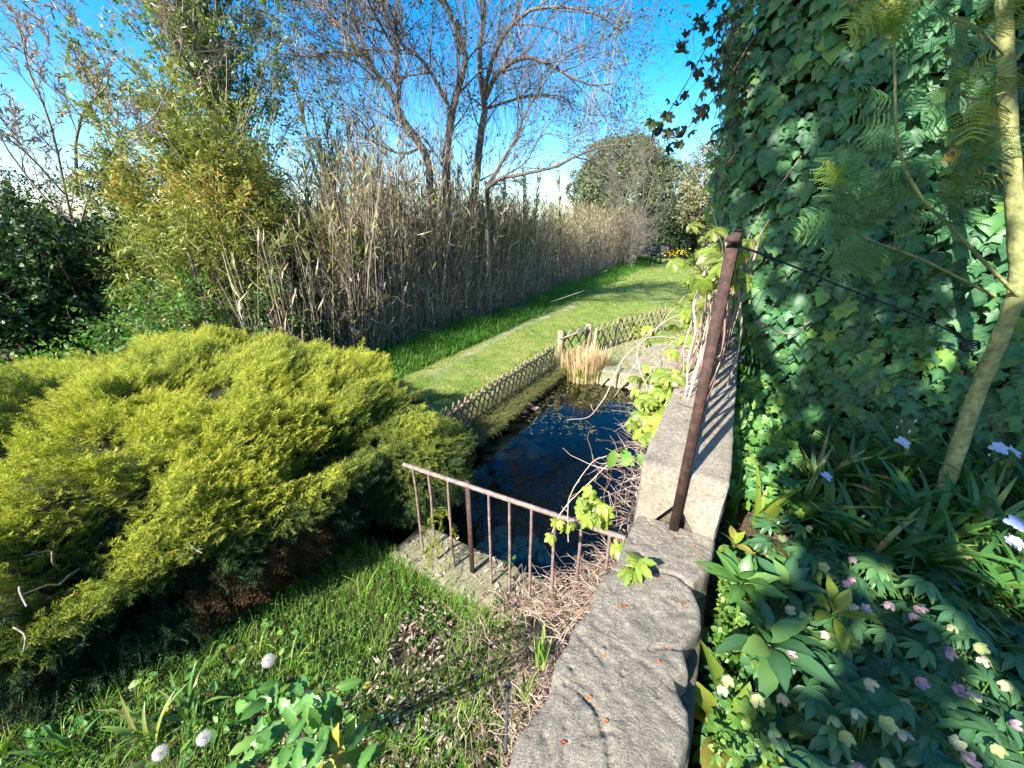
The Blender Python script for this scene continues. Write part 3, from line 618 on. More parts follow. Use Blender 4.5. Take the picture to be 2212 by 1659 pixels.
# ------------------------------------------------------------------ juniper
jun = thing('juniper_shrub', sq(1.3, -3.9, -1.35), 'huge spreading yellow tipped juniper filling the left of the garden', 'shrub')
JC = sq(1.0, -4.40, -.87); JA = (2.1, 2.22, .56)
def jsurf(th, ph, k=1.):
    e = .5; e2 = .75
    cs = lambda a: np.sign(np.cos(a)) * np.abs(np.cos(a)) ** e; sn = lambda a: np.sign(np.sin(a)) * np.abs(np.sin(a)) ** e
    c2 = np.sign(np.cos(th)) * np.abs(np.cos(th)) ** e2; s2 = np.sign(np.sin(th)) * np.abs(np.sin(th)) ** e2; s = JA[0] * cs(ph) * c2; q = JA[1] * cs(ph) * s2; z = JA[2] * np.sign(np.sin(ph)) * np.abs(np.sin(ph)) ** .75
    z = np.where(z < 0, z * .95, z); tuck = np.where(z < 0, 1 - .05 * np.clip(-z / JA[2], 0, 1) , 1)
    P = JC + W3 * (s * tuck)[..., None] + P3 * (q * tuck)[..., None] + UP * z[..., None]
    return JC + (P - JC) * np.asarray(k)[..., None] if np.ndim(k) else JC + (P - JC) * k
N = 92000
tg = np.linspace(0, 2 * PI, 721); pg = np.linspace(-1.5, PI / 2 - .001, 361); TG, PG = np.meshgrid((tg[1:] + tg[:-1]) / 2, (pg[1:] + pg[:-1]) / 2, indexing='ij'); GG = jsurf(*np.meshgrid(tg, pg, indexing='ij'))
cr = np.cross(GG[1:, :-1] - GG[:-1, :-1], GG[:-1, 1:] - GG[:-1, :-1]).reshape(-1, 3); ar = np.linalg.norm(cr, axis=1); ci = rng.choice(len(ar), N, p=ar / ar.sum()); th = TG.ravel()[ci] + rng.uniform(-.004, .004, N); ph = PG.ravel()[ci]; P = jsurf(th, ph) + rng.normal(0, .008, (N, 3)); nrm = norm(cr[ci]); nrm = nrm * np.sign((nrm * (P - JC)).sum(-1, keepdims=True))
lump = fbm(P * np.array([1.7, 1.7, 3.4]), 3, 31) - .5; l2 = fbm(P * np.array([5, 5, 9]), 2, 33) - .5
gap = (fbm(P * np.array([2.2, 2.2, 6.0]), 3, 41))
keep = (gap > .27) | (rng.random(N) < .25); Pin = np.clip((.47 - gap) * 2.6, 0, .32); 
flk = np.clip(nrm[:, 2] * 1.6, .3, 1); Pj = P + nrm * ((lump * .5 + l2 * .34) * flk)[:, None] + rng.normal(0, .02, P.shape) - nrm * (rng.random(N) ** 2 * .16 + Pin)[:, None]
r = Pj - [0, 0, CAMH]; fwd = r[:, 1] * cP - r[:, 2] * sP; u = r[:, 0] / np.maximum(fwd, .05); keep &= (fwd > .15) & (u > -1.75) & (Pj[:, 2] > -1.42)
dist = np.linalg.norm(r, axis=1); facing = ((nrm * -norm(r)).sum(-1) > -.45); keep &= facing | (rng.random(N) < .25)
Pj = Pj[keep]; nj = nrm[keep]; up_ = np.clip(nj[:, 2], -1, 1)
flow = norm(np.stack([nj[:, 0], nj[:, 1], 0 * up_], -1) + 1e-6); swirl = rdir(len(Pj)) * .55
d = norm(flow * .8 + nj * .35 + swirl * np.array([1, 1, .5]) + UP * np.where(up_ > .1, .35, -.25)[:, None] + W3 * .12)
size = rng.uniform(.07, .17, len(Pj)) ; tipy = np.clip(-.12 + 1.1 * np.clip(up_ + .12, 0, 1) - 1.2 * Pin[keep] + rng.normal(0, .16, len(Pj)) + (fbm(Pj * 1.6, 2, 55) - .5) * 1.2, 0, 1)  # yellow new growth on top; flank and recess sprays darkened to deepen shade
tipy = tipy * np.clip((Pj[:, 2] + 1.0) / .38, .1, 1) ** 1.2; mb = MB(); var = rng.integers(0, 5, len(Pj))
deadz = (fbm(Pj * 3.1, 2, 77) > .56) & (up_ < .15)
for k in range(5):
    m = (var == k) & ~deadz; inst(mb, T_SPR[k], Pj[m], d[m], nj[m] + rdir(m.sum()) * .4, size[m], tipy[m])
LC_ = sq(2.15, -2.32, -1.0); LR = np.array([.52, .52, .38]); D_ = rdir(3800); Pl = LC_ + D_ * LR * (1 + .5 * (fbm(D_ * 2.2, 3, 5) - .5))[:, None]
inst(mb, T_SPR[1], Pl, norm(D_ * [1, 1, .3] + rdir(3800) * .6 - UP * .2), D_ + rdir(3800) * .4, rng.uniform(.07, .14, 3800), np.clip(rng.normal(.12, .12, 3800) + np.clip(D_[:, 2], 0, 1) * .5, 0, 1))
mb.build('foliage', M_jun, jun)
mb = MB()
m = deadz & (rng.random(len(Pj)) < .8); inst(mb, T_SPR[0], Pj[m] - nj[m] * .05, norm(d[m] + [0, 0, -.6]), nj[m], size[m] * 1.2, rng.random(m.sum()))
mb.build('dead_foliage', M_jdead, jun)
# inner twig mass and limbs
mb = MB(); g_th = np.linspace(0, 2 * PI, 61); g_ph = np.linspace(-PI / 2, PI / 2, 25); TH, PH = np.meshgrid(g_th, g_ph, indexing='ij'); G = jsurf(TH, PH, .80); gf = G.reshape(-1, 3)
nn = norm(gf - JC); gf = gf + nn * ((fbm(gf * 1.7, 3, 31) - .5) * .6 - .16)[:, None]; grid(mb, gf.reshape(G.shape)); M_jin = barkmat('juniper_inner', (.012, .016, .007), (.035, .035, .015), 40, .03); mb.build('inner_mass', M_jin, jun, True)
mb = MB(); N = 420; th = rng.uniform(0, 2 * PI, N); ph = rng.uniform(-1., .4, N); a = jsurf(th, ph, .76); dd = norm(a - JC + rdir(N) * .9)
Pb, Rb = grow(a, dd, rng.uniform(.2, .5, N), .008, .002, 5, .25); tubes(mb, Pb, Rb, 3, rng.random(N)); mb.build('twigs', M_drystem, jun)
mb = MB()
for (x, y), (x2, y2), t, r_ in (((405, 1150), (437, 1195), 2.0, .007), ((42, 1268), (58, 1310), 1.45, .008), ((30, 1355), (50, 1410), 1.4, .007)):
    a = at(x, y, t + .12); c_ = at(x2, y2, t - .02); r_ = r_ * .55; mb = MB(); tubes(mb, spline([a, (a + c_) / 2 + rdir(1)[0] * .02, c_], 6), np.linspace(r_, r_ * .7, 6), 5, .9); mb.build('branch', M_bark2, jun, True)

# ------------------------------------------------------------------ ivy on the house wall
hw = thing('house_wall', sq(3.3, 2.5, -.4), 'stone house wall hidden behind the dark green ivy', 'wall')
mb = MB(); rough_block(mb, 3.22, 3.7, .30, 6.0, -1.5, 3.4, .02, .12, 40, .04); mb.build('wall_body', M_rub, hw, True)
ivy = thing('ivy', sq(3.1, 1.5, -.3), 'dense dark green ivy covering the whole tall wall on the right', 'ivy')
def ivq(z): return np.interp(z, [-1.4, -.4, .15, .6, .95, 1.3, 2.2, 3.4], [.12, .14, .16, .02, -.17, -.22, -.30, -.34])
N = 17000; z = rng.uniform(-.5, 3.5, N); q0 = ivq(z) + .05 * np.sin(z * 9); q = q0 + rng.random(N) ** 1.0 * (3.6 - q0)
bul = (fbm(np.stack([q * 1.6, z * 1.6, 0 * z], -1), 3, 61) - .45) * .34; dp = rng.random(N) ** 1.6 * .12
P = sqa(2.98, q, z) - W3 * (bul - dp + .02)[:, None]; edgef = np.clip(1 - (q - q0) / .22, 0, 1); P = P + W3 * (edgef ** 2 * .16)[:, None]
nd = norm(-W3 * 1.0 + rdir(N) * .36 + UP * .45 - P3 * (edgef * .9)[:, None]); dn = norm(-UP * 1.0 - P3 * .15 + rdir(N) * .42 - W3 * .25)
big = rng.uniform(.034, .084, N) * np.where(rng.random(N) < .12, 1.35, 1.); clus = fbm(np.stack([q * 3.5, z * 3.5, 0 * z], -1), 3, 71)
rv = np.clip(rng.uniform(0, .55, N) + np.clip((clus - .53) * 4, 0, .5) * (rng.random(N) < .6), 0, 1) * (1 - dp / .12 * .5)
side_ = fbm(P * 2, 2, 3)
rv = np.clip(rv + .3 * np.exp(-(q - q0) / .35) * rng.random(N), 0, 1); hv = rng.random(N) < .35; mb = MB(); inst(mb, T_IVY, P[~hv], dn[~hv], nd[~hv], big[~hv], rv[~hv]); inst(mb, T_HEART, P[hv], dn[hv], nd[hv], big[hv] * 1.1, rv[hv])
N2 = 2600; z = rng.uniform(-.6, 3.3, N2); s = 2.95 + rng.random(N2) * 1.7; q = ivq(z) + rng.normal(0, .03, N2) + .08 * np.clip((s - 3) / .3, 0, 1) * 0
P = sqa(s, q, z); inst(mb, T_IVY, P, norm(-UP + rdir(N2) * .5), norm(-P3 + rdir(N2) * .45 + UP * .4 - W3 * .3), rng.uniform(.035, .06, N2), np.clip(rng.uniform(.2, .8, N2), 0, 1))
# trailing bits at the foot, over the slab edge
N3 = 500; P = sqa(rng.uniform(1.9, 3.0, N3), .17 + rng.random(N3) ** 2 * .3, -.3 + rng.random(N3) * .45); P[:, 2] = np.minimum(P[:, 2], -.35 + (sq(0, 0)[0] * 0 + tosq(P[:, 0], P[:, 1])[0] - 1.6) * .55)
inst(mb, T_IVY, P, norm(-UP + rdir(N3) * .7), norm(-W3 + UP * .9 + rdir(N3) * .5), rng.uniform(.035, .055, N3), rng.uniform(.4, 1., N3))
mb.build('foliage', M_ivy, ivy)
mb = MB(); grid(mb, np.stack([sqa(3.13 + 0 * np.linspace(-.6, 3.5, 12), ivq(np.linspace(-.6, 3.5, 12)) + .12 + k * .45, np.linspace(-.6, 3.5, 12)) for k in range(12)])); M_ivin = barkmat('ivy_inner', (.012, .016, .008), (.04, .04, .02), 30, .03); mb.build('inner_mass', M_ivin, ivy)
def px(l, t): return np.array([at(x, y, t) for x, y in l])
z3 = lambda l: [(1325 + .521 * x, .521 * y) for x, y in l]
mb = MB()
for l, t, r_ in ((z3([(745, 345), (800, 370), (830, 430), (832, 550), (770, 660), (680, 780)]), 2.2, .006), (z3([(690, 400), (740, 560), (770, 660), (795, 780)]), 2.2, .007), (z3([(842, 460), (825, 560), (800, 700), (760, 830)]), 2.22, .005), (z3([(590, 1330), (730, 1385), (820, 1330)]), 2.2, .006), (z3([(700, 1160), (770, 1090)]), 2.2, .004), (z3([(480, 200), (520, 0)]), 2.2, .006), (z3([(500, 1100), (530, 1300), (520, 1450), (470, 1600)]), 2.1, .007)):
    mb = MB(); P = spline(px(l, t), 14); tubes(mb, P, np.linspace(r_, r_ * .6, 14), 5, .5); mb.build('stem', M_drystem, ivy, True)

# ------------------------------------------------------------------ mimosa
mim = thing('mimosa_tree', at(2040, 1062, 1.95), 'young mimosa tree with smooth yellow green trunk in front of the ivy', 'tree')
pts = [at(2030, 1085, 1.95), at(2062, 990, 1.93), at(2110, 850, 1.82), at(2165, 720, 1.7), at(2200, 610, 1.62), at(2196, 480, 1.56), at(2180, 300, 1.5), at(2172, 130, 1.44), at(2168, 0, 1.40), at(2160, -160, 1.42), at(2150, -400, 1.6)]
mb = MB(); P = spline(pts, 60); Rt = np.interp(np.arange(60), [0, 20, 28, 31, 60], [.034, .028, .031, .027, .019]) * (1 + .05 * np.sin(np.arange(60) * 1.9)); tubes(mb, P, Rt, 14, .5); mb.build('trunk', M_mimb, mim, True)
stems = [([(2200, 640), (2120, 560), (2039, 474), (1997, 438), (1945, 339), (1935, 234), (1932, 104), (1925, 40)], (1.62, 1.2), .0075),
         ([(2150, 640), (1990, 560), (1870, 515), (1817, 469), (1812, 417), (1810, 360)], (1.7, 1.25), .006),
         ([(2172, 120), (2110, 60), (2060, 40), (2020, 15)], (1.43, 1.25), .005), ([(2180, 300), (2120, 270), (2060, 300)], (1.5, 1.3), .004), ([(2185, 380), (2130, 350), (2070, 345)], (1.5, 1.3), .004), ([(2172, 200), (2110, 215), (2050, 190)], (1.45, 1.2), .004), ([(2195, 130), (2250, 60), (2300, 20)], (1.42, 1.3), .005), ([(2060, -60), (1960, -20), (1880, -40)], (1.35, 1.2), .005)]
SP = []
for l, (t0, t1), r_ in stems:
    P = spline(np.array([at(x, y, t0 + (t1 - t0) * k / (len(l) - 1)) for k, (x, y) in enumerate(l)]), 16); SP.append(P); mb = MB(); tubes(mb, P, np.linspace(r_, r_ * .45, 16), 6, .5); mb.build('branch', M_mimb, mim, True)
mb = MB(); my = MB()
for k, P in enumerate(SP):
    n_ = 38 if k < 2 else 15; Pk = P[None]; pos, T = samp(Pk, n_, .25 if k < 2 else .3); tpar = np.linspace(.25, 1, n_)
    i = (tpar * 14.99).astype(int); pos = P[i]; T = norm(P[np.minimum(i + 1, 15)] - P[np.maximum(i - 1, 0)])
    outd = rdir(n_); outd -= (outd * T).sum(-1, keepdims=True) * T; outd = norm(outd + np.array([-.2, -.1, -.12]))
    dd = norm(outd + T * (.25 + 1.1 * tpar ** 3)[:, None]); sz = np.where(tpar > .85, .08, .17) * rng.uniform(.7, 1.15, n_)
    rv_ = rng.uniform(0, .55, n_) if k < 2 else np.where(rng.random(n_) < .45, rng.uniform(.75, 1, n_), rng.uniform(.1, .5, n_))
    yt = (tpar > .86) & (k < 2)
    for v_ in range(3):
        m_ = (~yt) & (np.arange(n_) % 3 == v_); inst(mb, T_FR3[v_], pos[m_], dd[m_], rdir(m_.sum()) + np.array([0, -.8, .8]), sz[m_], rv_[m_])
    if yt.any(): inst(my, T_FROND, pos[yt], norm(dd[yt] + T[yt] * .5), rdir(yt.sum()) + np.array([0, -1, .5]), sz[yt] * 1.2, rng.random(yt.sum()), sz[yt] * 1.1)
mb.build('foliage', M_mim, mim); my.build('young_tip', M_mimy, mim)
cb = [at(1585, 527, 1.10), at(1700, 570, 1.25), at(1850, 632, 1.42), at(2000, 690, 1.56), at(2100, 742, 1.70)]
mb = MB(); tubes(mb, spline(cb, 14), np.full(14, .0035), 5); M_cord, n, b = mat('dark_cord', .8, .2); b.inputs['Base Color'].default_value = (.03, .035, .05, 1)
for k in range(3): P = [at(2095 + 14 * math.cos(a) * 1.6, 742 + 7 * math.sin(a) + k * 5, 1.70 + .05 * math.sin(a)) for a in np.linspace(0, 2 * PI, 9)]; tubes(mb, np.array(P), np.full(9, .004), 4)
tag(mb.build('guy_cord', M_cord, None, True), 'dark cord tied from the railing post to the mimosa trunk', 'cord')

# ------------------------------------------------------------------ reed bed
def reedrow(n_, s0, s1, q0, q1, h0, h1, r0, r1, rg, lean=.085):
    s = s0 + (s1 - s0) * rg.random(n_) ** 1.25; q = rg.uniform(q0, q1, n_); P = sqa(s, q, 0.); P[:, 2] = gz(P[:, 0], P[:, 1]) - .02
    h = rg.uniform(h0, h1, n_); K = 5; d0 = norm(np.stack([rg.normal(0, lean, n_), rg.normal(0, lean, n_), np.ones(n_)], -1)); b_ = rg.normal(0, .05, (n_, 2)); t = np.linspace(0, 1, K)
    C_ = P[:, None] + d0[:, None] * (h[:, None] * t)[..., None]; C_[..., :2] += (b_ * h[:, None])[:, None] * (t ** 2)[None, :, None]
    Rr = rg.uniform(r0, r1, n_)[:, None] * np.linspace(1, .35, K)[None]; return C_, Rr
rg = np.random.default_rng(11)
mb = MB(); allC = []
for (n_, s0, s1, q0, q1, h0, h1) in ((2300, 4.3, 11, -6.9, -5.35, 1.3, 3.4), (420, 2.6, 4.6, -6.9, -5.2, .8, 2.4), (2600, 9, 26, -7.2, -5.35, 2.0, 3.2), (900, 4, 12, -5.7, -5.25, .5, 1.6), (300, 5.2, 9.5, -6.6, -5.4, 3.2, 4.5)):
    Cc, Rr = reedrow(n_, s0, s1, q0, q1, h0, h1, .004, .010, rg); tubes(mb, Cc, Rr, 3, np.clip(rg.normal(.45, .25, n_), 0, 1)); allC.append(Cc)
Ca = np.concatenate(allC); n_ = 21000; pos, T = samp(Ca, n_, .12, rg); dd = norm(T * rg.uniform(.2, 1.2, (n_, 1)) + rdir(n_, rg) * .8 + [0, 0, .2]); inst(mb, T_thin, pos, dd, rdir(n_, rg), rg.uniform(.12, .34, n_), np.clip(rg.normal(.55, .25, n_), 0, 1), rg.uniform(.08, .2, n_))
nt_ = 2600; pos, T = samp(Ca, nt_, .1, rg); B, Br = grow(pos, norm(rdir(nt_, rg) + UP * .5), rg.uniform(.2, .8, nt_), .003, .0012, 6, .3, 0, rg); tubes(mb, B, Br, 3, np.clip(rg.normal(.5, .3, nt_), 0, 1))
struct(mb.build('reed_bed', M_reed), 'stuff', 'dense bed of dry tan reed canes beyond the lawn', 'reeds')
mb = MB(); n_ = 9000; hi = Ca[Ca[:, -1, 2] > .6]; pos, T = samp(hi, n_, .55, rg); inst(mb, T_thin, pos, norm(T + rdir(n_, rg) * .7), rdir(n_, rg), rg.uniform(.12, .28, n_), rg.random(n_), rg.uniform(.1, .25, n_))
struct(mb.build('reed_foliage', M_reedg), 'stuff', 'grey green leaves in the tops of the reed bed', 'leaves')
tops = [(700, 232, 8.5), (727, 300, 9), (748, 270, 9.2), (690, 330, 8.4), (765, 330, 9.5), (712, 350, 8.8), (660, 360, 8), (785, 350, 9.6), (1090, 385, 12), (1132, 370, 12.5), (1165, 360, 13), (1205, 350, 13.5), (640, 190, 8.2), (676, 250, 8.3), (820, 340, 10), (990, 370, 11)]
for k, (x, y, Yd) in enumerate(tops):
    tp = atY(x, y, Yd); bs = np.array([tp[0] + rg.normal(0, .15), tp[1] + rg.normal(0, .1), 0]); bs[2] = gz(bs[0], bs[1]) - .02
    rc = thing('reed_cane', bs, 'tall feathery reed cane rising against the sky ' + ('left of the leafless trees' if x < 900 else 'over the right half of the reed bed'), 'reed', 'tall reed canes standing out of the bed')
    P = spline([bs, (bs + tp) / 2 + np.array([rg.normal(0, .08), 0, 0]), tp], 9); mb = MB(); tubes(mb, P, np.linspace(.012, .004, 9), 4, .6); mb.build('stem', M_reed, rc)
    mb = MB(); n_ = 90; pos, T = samp(P[None], n_, .45, rg); inst(mb, T_thin, pos, norm(T * 1.6 + rdir(n_, rg) * .7), rdir(n_, rg), rg.uniform(.16, .34, n_), rg.random(n_), rg.uniform(.15, .3, n_)); mb.build('foliage', M_reedg, rc)
# fallen pale canes along the edge of the bed
for k, (a_, b2) in enumerate((((1190, 652), (1262, 628)), ((1290, 592), (1312, 584)))):
    a = atz(a_[0], a_[1], -1.1); c_ = atz(b2[0], b2[1], -.9); c_ = a + norm(c_ - a) * min(np.linalg.norm(c_ - a), 2.2); mb = MB(); tubes(mb, np.linspace(a, c_, 4), np.full(4, .009), 4, .95)
    tag(mb.build('fallen_cane', M_drystem), 'pale fallen cane leaning at the grassy foot of the reeds', 'cane', 'fallen canes at the foot of the reeds')

# ------------------------------------------------------------------ trees
def build_tree(name, label, cat, limbs, barkm, leafm, rg, lvl=((9, .7, .55), (7, .55, .5)), lsize=.05, nleaf=2500, T=T_simple, droop=-.02, rsc=1., group=None, leafname='foliage', tipr=.003, lr=(0, 1), wob=.14, clump=1, climb=0):
    root = thing(name, limbs[0][0][0], label, cat, group); PT = MB(); P0 = []; R0 = []
    for pts, r0, r1 in limbs:
        P = spline(pts, 14); j = np.cumsum(rg.normal(0, .012, (14, 3)), 0); P = P + (j - j[0]) * min(1, np.linalg.norm(P[-1] - P[0]) / 3); P0.append(P); R0.append(np.linspace(r0, r1, 14)); tubes(PT, P, R0[-1], 8 if r0 > .04 else 6)
    PT.build('trunk', barkm, root, True)
    P = np.array(P0); Rr = np.array(R0); BR = MB(); allp = []
    for n_, L, ang in lvl:
        pos, d, rr, tp = kids(P, Rr, n_, ang, .22, rg, (0, 0, .12)); Ls = L * rg.uniform(.5, 1.25, len(pos)); P, Rr = grow(pos, d, Ls, np.minimum(rr * .6, L * .012 + .002), tipr, 6, wob, droop, rg); tubes(BR, P, Rr, 3, rg.random(len(P))); allp.append(P)
    BR.build('branches', barkm, root)
    if climb:
        P_ = np.array(P0); pos, Tt = samp(P_, climb, .12, rg); B_, Bx = grow(pos + rg.normal(0, .05, pos.shape), norm(rdir(climb, rg) * .5 + UP * np.where(rg.random(climb) < .45, .9, -1.)[:, None]), rg.uniform(.3, 1.3, climb), .0045, .0015, 7, .16, -.05, rg); mb = MB(); tubes(mb, B_, Bx, 3, np.clip(rg.normal(.55, .25, climb), 0, 1)); mb.build('dead_climber', M_drystem, root)
    if nleaf:
        mb = MB(); pos, Tt = samp(allp[-1], nleaf // clump, .15, rg)
        if clump > 1: pos = np.repeat(pos, clump, 0) + rg.normal(0, lsize * .8, (len(pos) * clump, 3)); Tt = np.repeat(Tt, clump, 0)
        inst(mb, T, pos, norm(Tt + rdir(len(pos), rg) * .9), rdir(len(pos), rg) + UP * .6, lsize * rg.uniform(.6, 1.3, len(pos)), lr[0] + (lr[1] - lr[0]) * rg.random(len(pos))); mb.build(leafname, leafm, root)
    return root
zz2 = lambda l: [(633.6 + .4515 * x, .4515 * y) for x, y in l]
rg = np.random.default_rng(17)
def limb(l, Y0, Y1, base_z=None):
    P = [atY(x, y, Y0 + (Y1 - Y0) * k / (len(l) - 1)) for k, (x, y) in enumerate(l)]
    if base_z is not None: P.insert(0, np.array([P[0][0] * .99, P[0][1], base_z]))
    return P
gzb = -1.36
LA = [(limb(zz2([(745, 1080), (742, 900), (745, 780), (760, 620), (790, 450), (830, 300), (800, 180), (760, 60), (700, -60)]), 9.6, 9.2, gzb), .11, .03),
      (limb(zz2([(755, 560), (735, 490), (660, 350), (610, 280), (500, 190), (450, 90), (380, -20)]), 9.4, 8.6), .045, .018)]
build_tree('leafless_tree', 'leafless tree, the left of the two tall middle trunks, forking wide in the reeds', 'tree', LA, M_bark, M_young, rg, ((14, 1.7, .7), (7, .8, .6), (4, .4, .6)), .06, 2600, T_simple, .0, clump=3, climb=420, group='leafless trees standing in the reed bed')
LB = [(limb(zz2([(840, 1050), (860, 950), (880, 800), (895, 620), (910, 500), (885, 380), (890, 200), (915, 60), (900, -60)]), 10.2, 9.8, gzb), .11, .03),
      (limb(zz2([(912, 480), (950, 390), (1030, 310), (1130, 285), (1250, 320), (1400, 400), (1550, 405)]), 10.1, 9.2), .06, .01),
      (limb(zz2([(905, 450), (950, 300), (1000, 190), (1070, 100), (1160, 50), (1300, 40), (1480, 90), (1570, 180)]), 10, 9), .05, .008),
      (limb(zz2([(910, 520), (1000, 500), (1120, 465), (1260, 460), (1340, 500)]), 10.1, 10.6), .035, .008)]
build_tree('leafless_tree', 'leafless tree, the right of the two tall middle trunks, with boughs arching right', 'tree', LB, M_bark, M_young, rg, ((12, 1.6, .7), (7, .8, .7), (4, .42, .6)), .06, 3000, T_simple, -.05, clump=3, climb=650, group='leafless trees standing in the reed bed')
LC = [(limb(zz2([(660, 960), (650, 860), (640, 760), (570, 640), (500, 540), (470, 440), (400, 350), (330, 270), (260, 170), (180, 70), (120, -20)]), 9.0, 8.2, gzb), .085, .022),
      (limb(zz2([(500, 530), (505, 400), (495, 250), (498, 100), (490, -40)]), 8.9, 8.9), .04, .02),
      (limb(zz2([(400, 350), (340, 230), (300, 120), (260, 0)]), 8.6, 8.8), .03, .015),
      (limb(zz2([(330, 270), (200, 240), (80, 270), (-20, 255)]), 8.5, 8.2), .025, .008), (limb(zz2([(620, 700), (520, 735), (400, 690), (320, 640), (260, 560)]), 8.9, 8.4), .03, .008), (limb(zz2([(610, 855), (500, 880), (430, 925), (340, 890)]), 8.9, 8.5), .03, .012)]
build_tree('leafless_tree', 'leafless tree leaning left over the reeds with a curving dark trunk', 'tree', LC, M_bark, M_young, rg, ((12, 1.5, .7), (7, .75, .6), (4, .4, .6)), .06, 3300, T_simple, -.03, clump=3, climb=600, group='leafless trees standing in the reed bed')
LD = [(limb(zz2([(925, 960), (930, 900), (980, 850), (1100, 830), (1250, 800), (1370, 730), (1480, 690), (1620, 690)]), 9.7, 9.0, gzb), .06, .012),
      (limb(zz2([(935, 880), (1000, 760), (1070, 640), (1100, 560), (1150, 460), (1270, 290), (1390, 230)]), 9.7, 9.3), .04, .008), (limb(zz2([(990, 850), (1110, 780), (1200, 640), (1330, 660)]), 9.6, 9.0), .02, .006)]
build_tree('leafless_tree', 'low leafless tree spreading right above the reed tops', 'tree', LD, M_bark, M_young, rg, ((11, 1.2, .7), (7, .6, .6), (4, .3, .6)), .04, 900, T_simple, -.02, clump=3, group='leafless trees standing in the reed bed')
# pale leafless shrub at the far right end of the reeds
LE = [(limb([(1365 + rg.normal(0, 12), 550), (1380 + 60 * a, 440), (1370 + 130 * a, 330 + abs(a) * 60)], 21, 20, -1.3), .025, .008) for a in np.linspace(-1, .35, 8)]
build_tree('bare_shrub', 'pale leafless shrub at the far right end of the reed bed', 'shrub', LE, M_bark2, M_olive, rg, ((9, 1.6, .6), (7, .9, .6), (4, .5, .6)), .05, 2500, T_simple, 0., tipr=.004)
# young pinkish tree and bamboo on the left
LF = [(limb([(190, 640), (150, 450), (120, 300), (70, 160), (40, 60)], 6.6, 6.0, -1.4), .024, .006), (limb([(170, 500), (230, 330), (320, 260), (360, 160), (370, 60)], 6.5, 6.0), .015, .004), (limb([(140, 420), (60, 330), (-30, 260), (-90, 180)], 6.4, 5.6), .016, .004), (limb([(160, 480), (90, 420), (10, 300), (-40, 140)], 6.4, 6.2), .02, .005), (limb([(165, 420), (180, 260), (240, 170), (200, 60)], 6.4, 6.2), .02, .004)]
build_tree('slender_tree', 'thin tree with sparse pinkish grey leaves against the sky at far left', 'tree', LF, M_bark2, M_pink, rg, ((11, .8, .6), (8, .4, .6)), .075, 4200, T_lance, .02)
def column_tree(name, label, cat, base, h, rad, barkm, leafm, rg, nl, lsize, T, lr=(0, 1), nb=90, ang=.5, prof=None, lean=(0, 0), group=None, stems=1, lo=.12, trunk_r=.05, wob=.12):
    root = thing(name, base, label, cat, group); mb = MB(); SPn = []
    for k in range(stems):
        o = np.array([*rg.normal(0, rad * .35 * (stems > 1), 2), 0]); tp = np.array(base) + o + np.array([lean[0] + o[0] * .8, lean[1] + o[1] * .8, h * rg.uniform(.75, 1.05) if stems > 1 else h])
        P = spline([np.array(base) + o, (np.array(base) + o + tp) / 2 + rg.normal(0, .04, 3), tp], 10); SPn.append(P); tubes(mb, P, np.linspace(trunk_r, trunk_r * .15, 10), 6, rg.random())
    mb.build('trunk' if stems == 1 else 'stems', barkm, root, True); P = np.array(SPn); Rr = np.tile(np.linspace(trunk_r, trunk_r * .2, 10), (len(P), 1))
    pos, d, rr, tp = kids(P, Rr, max(1, nb // stems), ang, lo, rg, (0, 0, .15)); pf = np.interp(tp, [0, .3, .7, 1], [.5, 1, .8, .25]) if prof is None else np.interp(tp, prof[0], prof[1])
    B, Br = grow(pos, d, rad * pf * rg.uniform(.7, 1.3, len(pos)) / math.sin(max(.3, ang)), trunk_r * .2, .003, 6, wob, .04, rg); mb = MB(); tubes(mb, B, Br, 3, rg.random(len(B)))
    pos, d, rr, tp = kids(B, Br, 6, .6, .2, rg); B2, Br2 = grow(pos, d, rad * .35 * rg.uniform(.5, 1.2, len(pos)), .004, .002, 4, .2, -.02, rg); tubes(mb, B2, Br2, 3, rg.random(len(B2))); mb.build('branches', barkm, root)
    mb = MB(); pos, Tt = samp(B2, nl, .1, rg); inst(mb, T, pos + rg.normal(0, .03, pos.shape), norm(Tt + rdir(nl, rg) * .8 - UP * .15), rdir(nl, rg) + UP * .8, lsize * rg.uniform(.6, 1.3, nl), np.clip(lr[0] + (lr[1] - lr[0]) * (.6 * rg.random(nl) + .8 * (fbm(pos * 1.3, 2, 8) - .25)), 0, 1)); mb.build('foliage', leafm, root)
    return root
def gpt(x, y, Yd): p = atY(x, y, Yd); p[2] = gz(p[0], p[1]) - .03; return p
column_tree('poplar_tree', 'tall narrow grey green poplar rising behind the bamboo', 'tree', gpt(548, 620, 8.6), 8.6, 1.35, M_bark2, M_poplar, rg, 52000, .07, T_simple, (.2, 1), 300, .45, lo=.2, trunk_r=.09)
bl = [((600, 650, 7.0), 3.5, .7, 'golden green bamboo clump, tall and leafy, left of the reeds', 21000), ((515, 650, 6.8), 4.1, .72, 'olive bamboo clump rising highest against the left sky', 23000), ((690, 660, 7.2), 2.3, .7, 'shorter yellowish bamboo clump next to the tan reeds', 14000), ((530, 670, 6.2), 2.7, .6, 'dense bamboo clump behind the leaning stake', 14000), ((440, 660, 6.8), 2.2, .5, 'low bamboo clump between the laurel and the tall bamboo', 12000)]
M_culm = leafmat('bamboo_culm', [(.12, .12, .03), (.26, .23, .05), (.36, .3, .08)], .45, .4, 0)
for (x, y, Yd), h, rad, lb, nl in bl:
    column_tree('bamboo_clump', lb, 'bamboo', gpt(x, y, Yd), h, rad, M_culm, M_bam, rg, nl, .085, T_lance, (.05, 1.), 300, .75, lean=(-.05, -.1), group='bamboo clumps behind the juniper', stems=16, lo=.25, trunk_r=.012)
